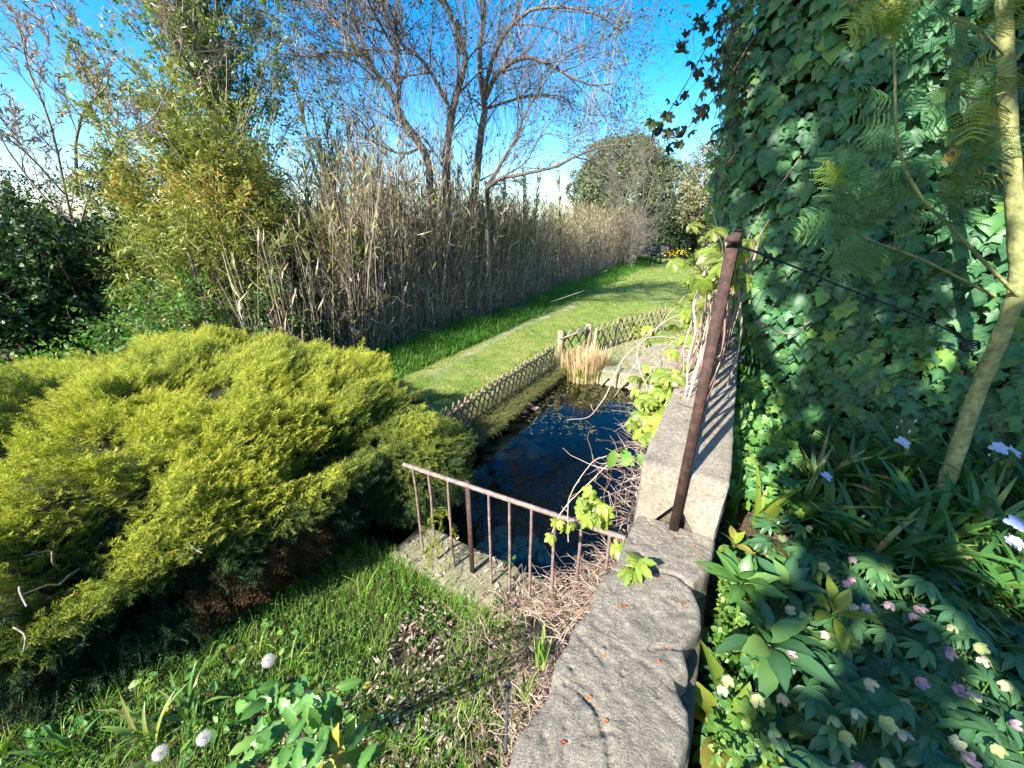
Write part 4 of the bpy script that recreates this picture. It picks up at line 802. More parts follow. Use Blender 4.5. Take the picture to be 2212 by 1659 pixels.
for (x, y, Yd, h, rad, lb) in ((128, 640, 6.4, 2.2, .95, 'dark glossy laurel bush at the far left edge behind the juniper'), (245, 640, 7.0, 2.15, .9, 'dark laurel bush with bare stems right of the far left one'), (10, 640, 5.8, 1.9, .9, 'dark laurel bush cut by the left edge of the photo'), (300, 650, 7.4, 1.9, .8, 'dark laurel bush under the left side of the bamboo')):
    column_tree('laurel_bush', lb, 'shrub', gpt(x, y, Yd), h, rad, M_bark, M_laurel, rg, 11000, .08, T_oval, (0, 1), 200, .8, stems=9, lo=.06, trunk_r=.02, group='dark laurel bushes behind the juniper')
for (x, y, Yd, h, rad, lb) in ((660, 720, 6.6, 1.3, .6, 'green bramble bush where the bamboo meets the tan reeds'), (500, 700, 5.6, 1.5, .8, 'bright green leafy bramble bush right of the leaning stake'), (400, 700, 5.9, 1.35, .7, 'bright green bramble bush left of the leaning stake'), (590, 700, 6.0, 1.1, .7, 'low green bramble bush in front of the reeds')):
    column_tree('bramble_bush', lb, 'shrub', gpt(x, y, Yd), h, rad, M_bark, M_green, rg, 7000, .05, T_oval, (0, 1), 130, .9, stems=9, lo=.1, trunk_r=.01, group='green bramble bushes behind the juniper', wob=.2)
a, c_ = atY(458, 722, 5.3), atY(408, 545, 5.3); mb = MB(); tubes(mb, spline([a - UP * .9, a, (a + c_) / 2 + P3 * .02, c_], 12), np.linspace(.035, .022, 12) * (1 + .12 * rg.normal(0, 1, 12)), 7, .3)
sk = tag(mb.build('leaning_stake', M_bark2, None, True), 'rough brown dead trunk leaning behind the juniper', 'stake')
mb = MB(); a2 = atY(447, 700, 5.25); n_ = 26; inst(mb, T_CREEP, at(440, 640, 5.6) + rg.normal(0, .12, (n_, 3)), rdir(n_, rg), rdir(n_, rg) + UP, rg.uniform(.05, .09, n_), rg.random(n_)); mb.build('leaves', M_green, thing('creeper_sprig', at(440, 660, 5.6), 'green creeper leaves round the dead leaning trunk', 'creeper'))

# far trees
def crown_tree(name, label, base, h, blobs, barkm, leafm, rg, nl, lsize, r=.2, T=T_simple, group=None, cat='tree', thick=.35):
    root = thing(name, base, label, cat, group); base = np.array(base); mb = MB(); L = []
    for c_, rad in blobs:
        c_ = np.array(c_); P = spline([base + rg.normal(0, .05, 3), base * .5 + c_ * .5 + np.array([0, 0, -h * .1]), c_], 8); L.append(P); tubes(mb, P, np.linspace(r, r * .25, 8), 6)
    mb.build('trunk', barkm, root, True); P = np.array(L); pos, d, rr, tp = kids(P, np.full((len(P), 8), r * .3), 14, .8, .5, rg); mr = np.mean([np.mean(b_[1]) for b_ in blobs]); B, Br = grow(pos, d, mr * rg.uniform(.5, 1.1, len(pos)), r * .15, .01, 5, .2, .03, rg)
    mb = MB(); tubes(mb, B, Br, 3); mb.build('branches', barkm, root); mb = MB(); vol = np.array([np.prod(b_[1]) ** (2 / 3) for b_ in blobs]); 
    for (c_, rad), v in zip(blobs, vol / vol.sum()):
        k = int(nl * v); dd = rdir(k, rg); c_ = np.array(c_); rad = np.array(rad); rr_ = 1 - thick * rg.random(k) ** 1.5; p = c_ + dd * rad * rr_[:, None]
        lump = fbm(p * (1.6 / mr * 2.2), 3, 5); p = p + dd * ((lump - .5) * mr * .9)[:, None]; kp = fbm(p * (2.4 / mr * 2), 2, 9) > .37; p = p[kp]; dd = dd[kp]
        inst(mb, T, p, norm(rdir(len(p), rg) + dd * .6), dd + rdir(len(p), rg) * .6 + UP * .5, lsize * rg.uniform(.6, 1.3, len(p)), np.clip(rg.random(len(p)) * .6 + (lump[kp] - .3), 0, 1), lsize * rg.uniform(.7, 1.4, len(p)))
    mb.build('crown', leafm, root); return root
rg = np.random.default_rng(23)
b0 = gpt(1355, 540, 30.)
crown_tree('round_pine', 'big round olive green pine crown beyond the right end of the reeds', b0, 6, [(atY(1350, 400, 30), (3.2, 2.6, 2.4)), (atY(1280, 420, 29.5), (1.6, 1.6, 1.9)), (atY(1440, 420, 30), (2.0, 2, 2.2)), (atY(1350, 345, 30), (2.6, 2.2, 1.4))], M_bark, M_pine, rg, 60000, .17, thick=.25)
b0 = gpt(1462, 540, 27.)
crown_tree('holm_oak', 'dark rounded evergreen oak in shade at the far end of the lawn', b0, 3, [(atY(1462, 488, 27), (1.9, 1.4, 1.45)), (atY(1435, 505, 27), (1.5, 1.2, 1.1)), (atY(1495, 510, 26.6), (1.5, 1.2, 1.2))], M_bark, M_oak, rg, 26000, .15, thick=.6)
b0 = gpt(1530, 560, 24.)
crown_tree('grey_tree', 'greyish leafy tree standing against the left edge of the ivy', b0, 6, [(atY(1545, 400, 24), (1.7, 1.6, 2.6)), (atY(1600, 420, 24), (2, 1.6, 2.8)), (atY(1520, 450, 24), (1.2, 1.2, 1.3))], M_bark2, M_olive, rg, 26000, .14)
for (x0, x1, Yd, hz) in ((-300, 60, 40, 372), (180, 330, 45, 360)):
    b0 = gpt((x0 + x1) / 2, 540, Yd); crown_tree('distant_pine', 'dark distant pine top showing above the laurel ' + ('at the left edge' if x0 < 0 else 'left of the bamboo'), b0, 5, [(atY(x0 + (x1 - x0) * f, hz + 40 + 14 * math.sin(f * 9), Yd), (3.2, 2, 2.2)) for f in (.1, .4, .7, .95)], M_bark, M_oak, rg, 5000, .3, group='dark distant pines')
mb = MB(); n_ = 9000; xx = rg.uniform(-60, 45, n_); yy = rg.uniform(44, 60, n_); hh = 1.0 + 2.2 * n2(xx, yy, .25, 3, 4); P = np.stack([xx, yy, -1.2 + rg.random(n_) * hh], -1); inst(mb, T_simple, P, rdir(n_, rg), rdir(n_, rg) + UP, rg.uniform(.3, .6, n_), rg.random(n_), rg.uniform(.4, .7, n_))
struct(mb.build('far_scrub', M_olive), 'stuff', 'far olive green scrub seen between the reeds', 'scrub')
mb = MB(); n_ = 16000; P, s, q = grads(n_, -.5, 7.5, -9.5, -6.0, rg); P[:, 2] += rg.random(n_) ** 1.4 * 1.1 * (.3 + n2(P[:, 0], P[:, 1], 1.2, 3, 6)); inst(mb, T_oval, P, norm(rdir(n_, rg)), rdir(n_, rg) + UP, rg.uniform(.04, .08, n_), rg.random(n_))
struct(mb.build('undergrowth', M_green), 'stuff', 'dark leafy undergrowth beneath the bamboo and laurel', 'undergrowth')
# yellow broom by the lawn end
mb = MB(); b0 = gpt(1470, 556, 22); n_ = 130; P = atY(1462, 547, 22) + rg.normal(0, 1, (n_, 3)) * [.55, .2, .16]; inst(mb, T_simple, P, rdir(n_, rg), rdir(n_, rg), rg.uniform(.05, .1, n_), rg.random(n_)); tag(mb.build('yellow_bush', M_yel), 'small yellow flowering bush at the far end of the lawn', 'shrub')

# ------------------------------------------------------------------ garden furniture far away
M_dark, n, b = mat('dark_furniture', .6, .3); b.inputs['Base Color'].default_value = (.03, .035, .05, 1)
def chair(p, az, label):
    t = thing('garden_chair', p, label, 'chair', 'dark garden chairs at the far end of the lawn'); ca, sa = math.cos(az), math.sin(az); A = [np.array([ca, sa, 0]), np.array([-sa, ca, 0]), UP]; p = np.array(p)
    for nm, c_, dx, dy, dz in [('seat', (0, 0, .43), .5, .5, .05), ('backrest', (-.24, 0, .72), .04, .5, .55), ('arm', (0, .25, .62), .45, .05, .04), ('arm', (0, -.25, .62), .45, .05, .04)] + [('leg', (sx * .21, sy * .21, .2), .045, .045, .42) for sx in (-1, 1) for sy in (-1, 1)]:
        mb = MB(); box(mb, p + A[0] * c_[0] + A[1] * c_[1] + UP * c_[2], dx, dy, dz, A); mb.build(nm, M_dark, t)
chair(gpt(1418, 548, 23.5), -1.2, 'dark garden chair beside the covered table'); chair(gpt(1436, 548, 24), -1.9, 'dark garden chair rightmost of the far furniture')
tb = thing('covered_table', gpt(1388, 548, 24), 'dark covered garden table at the far end of the reeds', 'table'); p = gpt(1388, 548, 24)
mb = MB(); box(mb, p + UP * .74, 1.1, .8, .06); mb.build('table_top', M_dark, tb); mb = MB(); rough_block(mb, 0, .8, 0, .6, .0, .35, .05, .08, 3, .1)
V = mb.V[0]; mb.V = [v * 1 + (p + UP * .78 - np.array([.4, .1, 0])) for v in mb.V]; mb.build('cover', M_dark, tb, True)
for sx in (-1, 1):
    for sy in (-1, 1): mb = MB(); box(mb, p + [sx * .45, sy * .3, .36], .05, .05, .72); mb.build('leg', M_dark, tb)

# ------------------------------------------------------------------ unseen leafy canopy added behind the viewpoint to shade bed and ivy
rg = np.random.default_rng(29); N = 12500
s = rg.uniform(-3.3, -1.9, N); z = rg.uniform(.9, 8.2, N); qe = .24 - SAZ[0] * 0 - .236 / math.tan(EL) * z; qe = np.where((z > 4.0) & (z < 5.3), qe + .3, qe); qe = np.where(z > 5.5, qe - .45, qe)
q = qe + .14 + rg.random(N) * (4.3 - qe); P = sqa(s, q, z)
gp = fbm(np.stack([q * 1.1, z * 1.1, 0 * z], -1), 3, 91); k = (gp < .60); P = P[k]
sund = -np.array([SAZ[0] * math.cos(EL), SAZ[1] * math.cos(EL), -math.sin(EL)]); ok = np.ones(len(P), bool)
for (x_, y_, t_, r_) in ((1995, 160, 1.9, .13), (1960, 270, 1.95, .10), (1935, 330, 2.0, .07), (2165, 480, 1.75, .13), (2150, 420, 1.75, .10), (2195, 600, 1.75, .12), (2130, 560, 1.8, .07), (1640, 1060, 2.0, .10), (1600, 1265, 1.5, .13), (1560, 1520, 1.2, .09), (1580, 1590, 1.15, .09), (2180, 1230, 1.7, .12), (2150, 1400, 1.5, .07), (1660, 1395, 1.35, .06), (2070, 730, 1.9, .06), (1700, 640, 2.3, .06), (2100, 1300, 1.5, .06), (1850, 1240, 1.6, .05), (1980, 1560, 1.3, .05)):
    v_ = P - at(x_, y_, t_); ok &= np.linalg.norm(v_ - (v_ @ sund)[:, None] * sund, axis=1) > r_ + .07
P = P[ok]  # crown opened along sun rays to put sun patches on ivy and bed
sh = thing('added_shade_canopy', sq(-3.0, 1.2, -.4), 'unseen leafy canopy added behind the viewpoint to shade the flower bed', 'tree')
mb = MB(); inst(mb, T_oval, P, rdir(len(P), rg), rdir(len(P), rg) + np.array([-.5, -.5, .6]), rg.uniform(.16, .26, len(P)), rg.random(len(P))); mb.build('crown', M_laurel, sh)
mb = MB(); bb = sq(-3.0, 1.2, -.5)
for k in range(7): tubes(mb, spline([bb, bb + UP * 1.5, sq(-2.8, -1.6 + k * .9, 3 + 2.5 * rg.random()), sq(-2.6, -2.2 + k * 1.0, 6.5 + rg.random())], 12), np.linspace(.12, .02, 12), 7)
mb.build('trunk', M_bark, sh, True)

# ------------------------------------------------------------------ grasses
rg = np.random.default_rng(31)
def lawnpatch(mb, n_, s0, s1, q0, q1, L0, L1, W0, bias=0., tuft=4):
    P, s, q = grads(n_, s0, s1, q0, q1, rg); k = infront(P); P = P[k]; nz = n2(P[:, 0], P[:, 1], 2.2, 3, 3)
    kk = nz > .30 + .1 * rg.random(len(P)); P = P[kk]; nz = nz[kk]; P = np.repeat(P, tuft, 0) + rg.normal(0, .012, (len(P) * tuft, 3)) * [1, 1, 0]; nz = np.repeat(nz, tuft); n_ = len(P)
    blades(mb, P - [0, 0, .004], rg.uniform(0, 2 * PI, n_), rg.uniform(L0, L1, n_), W0, rg.uniform(.1, .6, n_), rg.uniform(.6, 1.5, n_), 2, np.clip(rg.normal(.5, .2, n_) + (nz - .5) * 1.2 + bias, 0, 1))
mb = MB(); lawnpatch(mb, 15000, 1.9, 6.6, -5.3, -2.62, .02, .05, .004); lawnpatch(mb, 9000, 6.4, 13, -5.3, -1.2, .03, .06, .008); lawnpatch(mb, 4500, 13, 28, -5.3, 1.5, .04, .08, .02, 0, 3)
struct(mb.build('lawn_grass', M_lawn), 'stuff', 'short mown lawn grass beyond the pond', 'grass')
mb = MB()
P, s, q = grads(9500, 2.4, 9, -5.9, -4.45, rg); P2_, s2, q2 = grads(5500, 9, 27, -5.8, -4.3, rg)
for PP, sc_ in ((P, 1), (P2_, 1.25)):
    n_ = len(PP); k = 3; PP = np.repeat(PP, k, 0) + rg.normal(0, .03, (n_ * k, 3)) * [1, 1, 0]; n_ *= k; Lh = rg.uniform(.12, .34, n_) * np.interp(tosq(PP[:, 0], PP[:, 1])[1], [-5.9, -4.9, -4.4], [1.3, 1.0, .35]) * (.6 + n2(PP[:, 0], PP[:, 1], 1.5, 2, 8))
    blades(mb, PP, rg.uniform(0, 2 * PI, n_), Lh, .011 * sc_, rg.uniform(0, .35, n_), rg.uniform(.5, 1.5, n_), 3, np.clip(rg.normal(.30, .18, n_), 0, .85))
struct(mb.build('tall_grass', M_grass), 'stuff', 'lush dark green unmown grass strip at the foot of the reeds', 'grass')
mb = MB(); P, s, q = grads(5200, 1.9, 6.3, -2.85, -2.38, rg); P[:, 2] = -1.38 - .1 * np.clip((tosq(P[:, 0], P[:, 1])[1] + 2.7) / .3, 0, 1); n_ = len(P) * 3; P = np.repeat(P, 3, 0) + rg.normal(0, .02, (n_, 3)) * [1, 1, 0]
azp = math.atan2(P3[1], P3[0]); blades(mb, P, azp + rg.normal(0, 1.0, n_), rg.uniform(.1, .28, n_), .006, rg.uniform(.2, .7, n_), rg.uniform(1.6, 2.7, n_), 4, np.clip(rg.normal(.45, .25, n_), 0, 1))
struct(mb.build('bank_grass', M_bankg), 'stuff', 'shaggy olive grass hanging over the left pond bank', 'grass')
# dry straw and moss on the pale paving
mb = MB(); P, s, q = grads(3800, 6.2, 8.2, -2.0, -.2, rg); n_ = len(P); blades(mb, P, rg.uniform(0, 2 * PI, n_), rg.uniform(.03, .12, n_), .006, rg.uniform(.9, 1.5, n_), 1.6, 2, rg.uniform(.5, 1, n_))
struct(mb.build('dry_litter', M_bankg), 'stuff', 'dry straw litter on the pale paving behind the pond', 'straw')
# floating debris
mb = MB(); n_ = 1500; s = 3.9 + 2.2 * rg.random(n_) ** .5; q = rg.uniform(-2.45, -.5, n_); dens = n2(s, q, 1.6, 2, 7) + (s - 4.6) * .22 - np.clip(q + 1.6, 0, 2) * .18; k = dens > .52; P = sqa(s[k], q[k], ZW + .003); n_ = k.sum()
inst(mb, T_thin, P, rdir(n_, rg) * [1, 1, .02] + W3 * .0, np.tile(UP, (n_, 1)), rg.uniform(.05, .18, n_), rg.random(n_), rg.uniform(.03, .07, n_)); struct(mb.build('floating_straw', M_bankg), 'stuff', 'dead reed straw floating at the far end of the pond', 'straw')
# rushes
def rush(p, n_, h, rad, label, g, col=(.4, 1)):
    r_ = thing('rush_tuft', p, label, 'rushes', g); mb = MB(); a = rg.uniform(0, 2 * PI, n_); rr_ = rad * rg.random(n_) ** .5; B = np.array(p) + np.stack([np.cos(a) * rr_, np.sin(a) * rr_ * .7, 0 * a - .1], -1)
    blades(mb, B, a + rg.normal(0, .5, n_), h * rg.uniform(.5, 1.15, n_), .012, rg.uniform(0, .16, n_), rg.uniform(.05, .6, n_), 4, rg.uniform(*col, n_)); mb.build('stems', M_straw, r_)
    mb = MB(); m_ = n_ // 4; a = rg.uniform(0, 2 * PI, m_); B = np.array(p) + np.stack([np.cos(a) * rad * .9, np.sin(a) * rad * .6, 0 * a - .05], -1); blades(mb, B, a, h * rg.uniform(.4, .8, m_), .01, .2, rg.uniform(.6, 1.8, m_), 4, rg.uniform(.3, 1, m_)); mb.build('blades', M_grass, r_)
M_straw = leafmat('straw', [(0, (.3, .16, .09)), (.5, (.5, .36, .2)), (1, (.66, .54, .32))], .8, .15, .15)
rush(atz(1262, 815, -1.5), 620, .66, .30, 'dry straw coloured rush tuft in the far corner of the pond', 'rush tufts in the pond'); rush(atz(1218, 808, -1.5), 100, .55, .08, 'small greener rush tuft left of the big dry one', 'rush tufts in the pond'); rush(atz(1292, 806, -1.45), 300, .55, .2, 'dry rush tuft touching the pale paving', 'rush tufts in the pond')
mb = MB(); pp = atz(1205, 800, -1.42)
for k in range(2): pass
V = []; th = np.linspace(0, 2 * PI, 9)[:-1]
for zc, r_ in ((0, .03), (.02, .045), (.06, .045), (.09, .03)): V += [[math.cos(a) * r_, math.sin(a) * r_, zc] for a in th]
V = np.array(V) + pp; mb.add(V, None, [[r_ * 8 + i, r_ * 8 + (i + 1) % 8, r_ * 8 + 8 + (i + 1) % 8, r_ * 8 + 8 + i] for r_ in range(3) for i in range(8)]); V2 = V[-8:]; mb.add(np.vstack([V2, V2.mean(0) + UP * .01]), [[8, i, (i + 1) % 8] for i in range(8)])
M_wst, n, b = mat('white_stone', .5, .4); b.inputs['Base Color'].default_value = (.6, .6, .62, 1); tag(mb.build('white_pebble', M_wst, None, True), 'small white rounded stone beside the rushes at the pond corner', 'stone')

# ------------------------------------------------------------------ lily pads
def pad(p, r_, m, label, g, rnd, cup=0.):
    mb = MB(); K = 18; th = np.linspace(.18, 2 * PI - .18, K); ro = rg.uniform(0, 2 * PI); V = [[0, 0, 0]]
    for a in th: V.append([math.cos(a + ro) * r_ * (1 + .04 * math.sin(5 * a)), math.sin(a + ro) * r_, cup * r_ * (.3 + .7 * math.sin(a * 2 + ro) ** 2)])
    mb.add(np.array(V) + p, [[0, k, k + 1] for k in range(1, K)], None, rnd, [.9] + [.1] * K); tag(mb.build('lily_pad', m, None, True), label, 'lily pad', g)
cand = []
for k in range(400):
    x, y = rg.uniform(985, 1175), rg.uniform(862, 985)
    if y < 985 - (x - 985) * .55 - 20 or y > 1010 - (x - 985) * .1: 
        if not (x > 1000 and y > 862 + abs(x - 1110) * .35): continue
    p = atz(x, y, ZW - .045)
    if tosq(p[0], p[1])[1] < -2.38: continue
    if all(np.linalg.norm(p - c_) > .125 for c_ in cand): cand.append(p)
for k, p in enumerate(cand[:34]): pad(p + UP * rg.uniform(-.02, .03), rg.uniform(.07, .105), M_pad, 'reddish brown lily pad just under the water in the patch by the left bank', 'submerged reddish lily pads', rg.random())
for k, (x, y) in enumerate([(1140, 877), (1118, 885), (1098, 892), (1155, 883), (1085, 905), (1128, 890)]): pad(atz(x, y, ZW + .012), rg.uniform(.06, .085), M_pad, 'curled bronze lily pad above the water against the left bank', 'bronze lily pads above the water', rg.uniform(.3, .8), .35)
for k, (x, y) in enumerate([(1085, 1178), (1110, 1185), (1135, 1195), (1062, 1165), (1100, 1205), (1165, 1185), (1150, 1165), (1125, 1168), (1178, 1205), (1045, 1185), (1190, 1160), (1085, 1150)]): pad(atz(x, y, ZW - .10), rg.uniform(.06, .085), M_padg, 'pale grey green lily pad deep in the water below the railing', 'pale lily pads under the water', rg.random())

# ------------------------------------------------------------------ dead vine tangle left of the wall
mb = MB(); n_ = 3900; P, s, q = grads(n_, .35, 2.0, -.62, -.2, rg); wgt = rg.random(n_); s = .55 + 1.35 * rg.random(n_) ** .8; q = -.22 - rg.random(n_) ** 1.6 * np.interp(s, [.5, 1.0, 1.5, 2.0], [.3, .65, .85, .35]); P = sqa(s, q, 0.)
topz_ = np.interp(s, [.4, .9, 1.4, 1.8, 2.2], [-1.0, -.85, -.75, -.7, -.62]) - (np.abs(q) - .2) * 1.1; P[:, 2] = np.maximum(topz_ - rg.random(n_) ** 1.5 * .5, np.where(s > 1.5, LZ, gz(P[:, 0], P[:, 1])))
d = norm(rdir(n_, rg) * [1, 1, .6] + W3 * .1 - P3 * .15); B, Br = grow(P, d, rg.uniform(.08, .34, n_), rg.uniform(.0012, .0042, n_), .001, 6, .35, -.12, rg); tubes(mb, B, Br, 3, np.clip(rg.normal(.55, .25, n_), 0, 1))
n2_ = 900; s = 1.9 + 2.6 * rg.random(n2_); q = -.2 - rg.random(n2_) ** 2 * .28; P = sqa(s, q, np.interp(s, [1.9, 4.5], [-.3, .1]) - rg.random(n2_) * .9); B, Br = grow(P, norm(rdir(n2_, rg) + W3 * .5 - P3 * .3), rg.uniform(.1, .4, n2_), .003, .001, 6, .3, -.05, rg); tubes(mb, B, Br, 3, rg.random(n2_))
struct(mb.build('dead_vine_tangle', M_drystem), 'stuff', 'tangle of dry pinkish dead vine stems heaped beside the wall', 'dead vines')
mb = MB(); n_ = 5000; P, s, q = grads(n_, .2, 1.55, -1.45, -.25, rg); keep = rg.random(n_) < np.interp(q, [-1.45, -.6], [.25, 1]); P = P[keep]; n_ = len(P); P[:, 2] += rg.random(n_) * .04
inst(mb, T_thin, P, rdir(n_, rg) * [1, 1, .35], rdir(n_, rg) + UP * 1.5, rg.uniform(.02, .06, n_), rg.random(n_), rg.uniform(.05, .11, n_)); struct(mb.build('leaf_litter', M_drystem), 'stuff', 'dry brown leaf litter on the sunny slope below the railing', 'litter')
# ------------------------------------------------------------------ dead vines on the railing, creeper
vine = thing('dead_vine', sq(2.5, -.1, .2), 'bundle of dry woody vine stems climbing over the wall railing', 'vine')
mb = MB(); PP = []
for k in range(95):
    s0_ = rg.uniform(1.9, 4.6); q0_ = rg.uniform(-.22, -.04); b0 = sq(s0_, q0_, rg.uniform(-.4, .3)); m1 = sq(s0_ + rg.normal(.1, .18), -.07 + rg.normal(0, .05), .6 + rg.normal(0, .1)); e1 = sq(s0_ + rg.normal(.2, .35), -.07 + rg.normal(0, .08), rg.uniform(.7, 1.12)); PP.append(spline([b0, m1, e1], 9) + np.cumsum(rg.normal(0, .016, (9, 3)), 0))
tubes(mb, np.array(PP), rg.uniform(.002, .0065, (len(PP), 1)) * np.linspace(1, .5, 9)[None], 5, rg.uniform(.3, 1, len(PP))); mb.build('stems', M_drystem, vine, True)
mb = MB()
for k in range(16): s0_ = rg.uniform(1.35, 2.6); PP_ = spline([sq(s0_, -.03, SLZ + rg.random() * .5), sq(s0_ + rg.normal(0, .06), .01 + rg.normal(0, .02), .5 + rg.random() * .3), sq(s0_ + rg.normal(.1, .1), -.02 + rg.normal(0, .05), 1.0)], 8); tubes(mb, PP_ + rg.normal(0, .004, (8, 3)), np.full(8, rg.uniform(.002, .005)), 4, rg.random())
mb.build('stems', M_drystem, vine)
V4 = lambda x, y: (1400 * .576 + x * .3819, 1100 * .576 + y * .3819)
zB = lambda x, y: (1152 + .1563 * x, 662.4 + .1563 * y)     # second close-up of the far pond end
def drystem(l, ts, r_, label, side_n=5):
    P = spline(np.array([at(x, y, ts[0] + (ts[1] - ts[0]) * k / (len(l) - 1)) for k, (x, y) in enumerate(l)]), 26); P = P + np.cumsum(rg.normal(0, .0012, P.shape), 0); mb = MB(); tubes(mb, P, np.linspace(r_, r_ * .55, 26), 6, .75)
    for k in (6, 13, 19): mb2 = None; n_ = 1; B, Br = grow(P[k:k + 1], rdir(1, rg), np.array([.05]), r_ * .5, .0008, 4, .2, 0, rg); tubes(mb, B, Br, 3, .8)
    return tag(mb.build('dry_vine_stem', M_drystem, None, True), label, 'vine stem', 'long dry vine stems hanging over the pond')
drystem([zB(1950, 430), zB(1600, 440), zB(1400, 570), zB(1200, 780), zB(1000, 1200), zB(860, 1400), zB(720, 1530), zB(440, 1560)], (2.6, 2.1), .0048, 'long arching dry stem ending in a kinked tip over the water')
drystem([zB(2200, 520), zB(1900, 430), zB(1560, 440), zB(1430, 600), zB(1450, 850), zB(1530, 1040), zB(1540, 1180)], (2.5, 2.2), .0045, 'dry stem looping down in a hook right of the rushes')
drystem([zB(1800, 700), zB(1700, 860), zB(1580, 990), zB(1540, 1100)], (2.4, 2.2), .003, 'thin dry stem meeting the hooked one in a V')
drystem([zB(2200, 50), zB(1900, 170), zB(1650, 330), zB(1450, 480)], (2.7, 2.4), .006, 'pale thick dry stem slanting down above the paving')
drystem([(1500, 690), (1560, 640), (1590, 560)], (2.6, 2.6), .006, 'dry stem rising towards the railing top'); drystem([(1185, 1172), (1215, 1100), (1275, 1040), (1340, 980)], (2.1, 1.7), .004, 'grey dry stem bowed along the wall above the water'); drystem([(1228, 1170), (1230, 1080), (1275, 1005), (1310, 985)], (2.0, 1.8), .003, 'thin upright dry stem beside the pond railing end')
drystem([(1480, 640), (1430, 700), (1390, 760), (1330, 860)], (2.9, 2.4), .003, 'thin dry stem crossing in front of the lattice fence')
def lp(x, y, k): return (x, y)
def creeper(name, label, clusters, m, leafs, stemr=.0022, T=T_CREEP, g=None, cat='creeper', rnd=(0, .9)):
    t0_ = at(*clusters[0][:3]); r_ = thing(name, t0_, label, cat, g); mb = MB(); st_ = MB()
    for cl in clusters:
        x, y, t, n_, sp, sz = cl; c_ = at(x, y, t); P = c_ + rg.normal(0, 1, (n_, 3)) * np.array([sp, sp, sp * .8]); d = norm(rdir(n_, rg) * [1, 1, .5] + np.array([-.15, -.5, -.25])); inst(mb, T, P, d, rdir(n_, rg) * .45 + np.array([-.25, -.5, .9]), sz * rg.uniform(.7, 1.15, n_), rg.uniform(rnd[0], rnd[1], n_))
        root_ = c_ + np.array([.03, .08, -.08]); 
        for p in P: tubes(st_, spline([root_, (root_ + p) / 2 + rg.normal(0, .012, 3), p], 6), np.linspace(stemr, stemr * .6, 6), 4, rg.uniform(.2, .6))
    mb.build('leaves', m, r_); st_.build('stems', M_creep, r_); return r_
creeper('creeper_shoot', 'fresh five leaflet creeper spray drooping onto the coping stone', [(1388, 1208, 1.26, 5, .022, .055), (1343, 1180, 1.38, 4, .02, .045)], M_creep, 0, rnd=(.3, .8), g='creeper shoots along the wall')
creeper('creeper_shoot', 'creeper shoot with lime leaves where the pond railing meets the wall', [(1293, 1108, 1.75, 7, .035, .065), (1285, 1085, 1.8, 6, .04, .055), (1198, 1140, 1.95, 4, .03, .05), (1222, 1132, 1.95, 3, .02, .045), (1262, 1095, 1.85, 4, .03, .045)], M_creep, 0, rnd=(.3, .85), g='creeper shoots along the wall')
creeper('creeper_shoot', 'creeper shoot with two large plain green leaves left of the step in the wall', [(1352, 968, 1.6, 3, .03, .085), (1375, 985, 1.58, 2, .015, .08)], M_green, 0, T=T_leaflet, rnd=(.4, 1), g='creeper shoots along the wall')
creeper('creeper_shoot', 'thick lime creeper mass climbing the wall beside the far half of the pond', [(1440, 820, 2.15, 9, .05, .075), (1420, 850, 2.1, 9, .05, .075), (1440, 875, 2.0, 8, .05, .075), (1405, 880, 2.05, 9, .05, .075), (1425, 915, 1.95, 10, .05, .075), (1400, 935, 1.9, 8, .045, .07), (1450, 850, 2.1, 8, .05, .07), (1390, 800, 2.3, 4, .05, .065), (1370, 845, 2.2, 4, .03, .065), (1462, 790, 2.3, 6, .05, .06)], M_creep, 0, rnd=(.2, .9), g='creeper shoots along the wall')
creeper('creeper_shoot', 'creeper sprays in front of the lattice fence beside the railing', [(1385, 712, 2.6, 5, .04, .075), (1475, 692, 2.5, 7, .06, .08), (1500, 655, 2.5, 6, .05, .07), (1490, 735, 2.4, 6, .05, .07), (1500, 600, 2.8, 5, .05, .07), (1465, 735, 2.5, 3, .04, .06)], M_creep, 0, rnd=(.1, .8), g='creeper shoots along the wall')
creeper('creeper_shoot', 'creeper leaves tinged bronze over the top of the railing post', [(1560, 560, 1.35, 5, .05, .065), (1530, 550, 1.6, 5, .05, .07), (1600, 560, 1.3, 4, .05, .065), (1540, 600, 1.5, 3, .04, .06), (1525, 510, 1.8, 6, .06, .07), (1580, 590, 1.25, 3, .03, .06)], M_creep, 0, rnd=(0, .5), g='creeper shoots along the wall')
creeper('creeper_shoot', 'bright yellow green creeper column at the left edge of the ivy', [(1550 - (k > 5) * 14, 330 + 34 * k, 3.3, 9, .05, .055) for k in range(12)] + [(1522, 590 + 30 * k, 3.1, 7, .05, .06) for k in range(4)], M_creep, 0, rnd=(.4, 1), g='creeper shoots along the wall')
hang = [[(1640, -60), (1560, 40), (1500, 150), (1440, 250), (1400, 320)], [(1700, -80), (1600, 20), (1545, 150), (1500, 230)], [(1640, 60), (1560, 190), (1500, 260), (1440, 320)], [(1560, -60), (1530, 20), (1490, 70), (1470, 110)]]
r_ = thing('hanging_creeper', at(1600, 60, 2.0), 'dark creeper strands hanging against the sky left of the ivy', 'creeper'); mb = MB(); lf = MB()
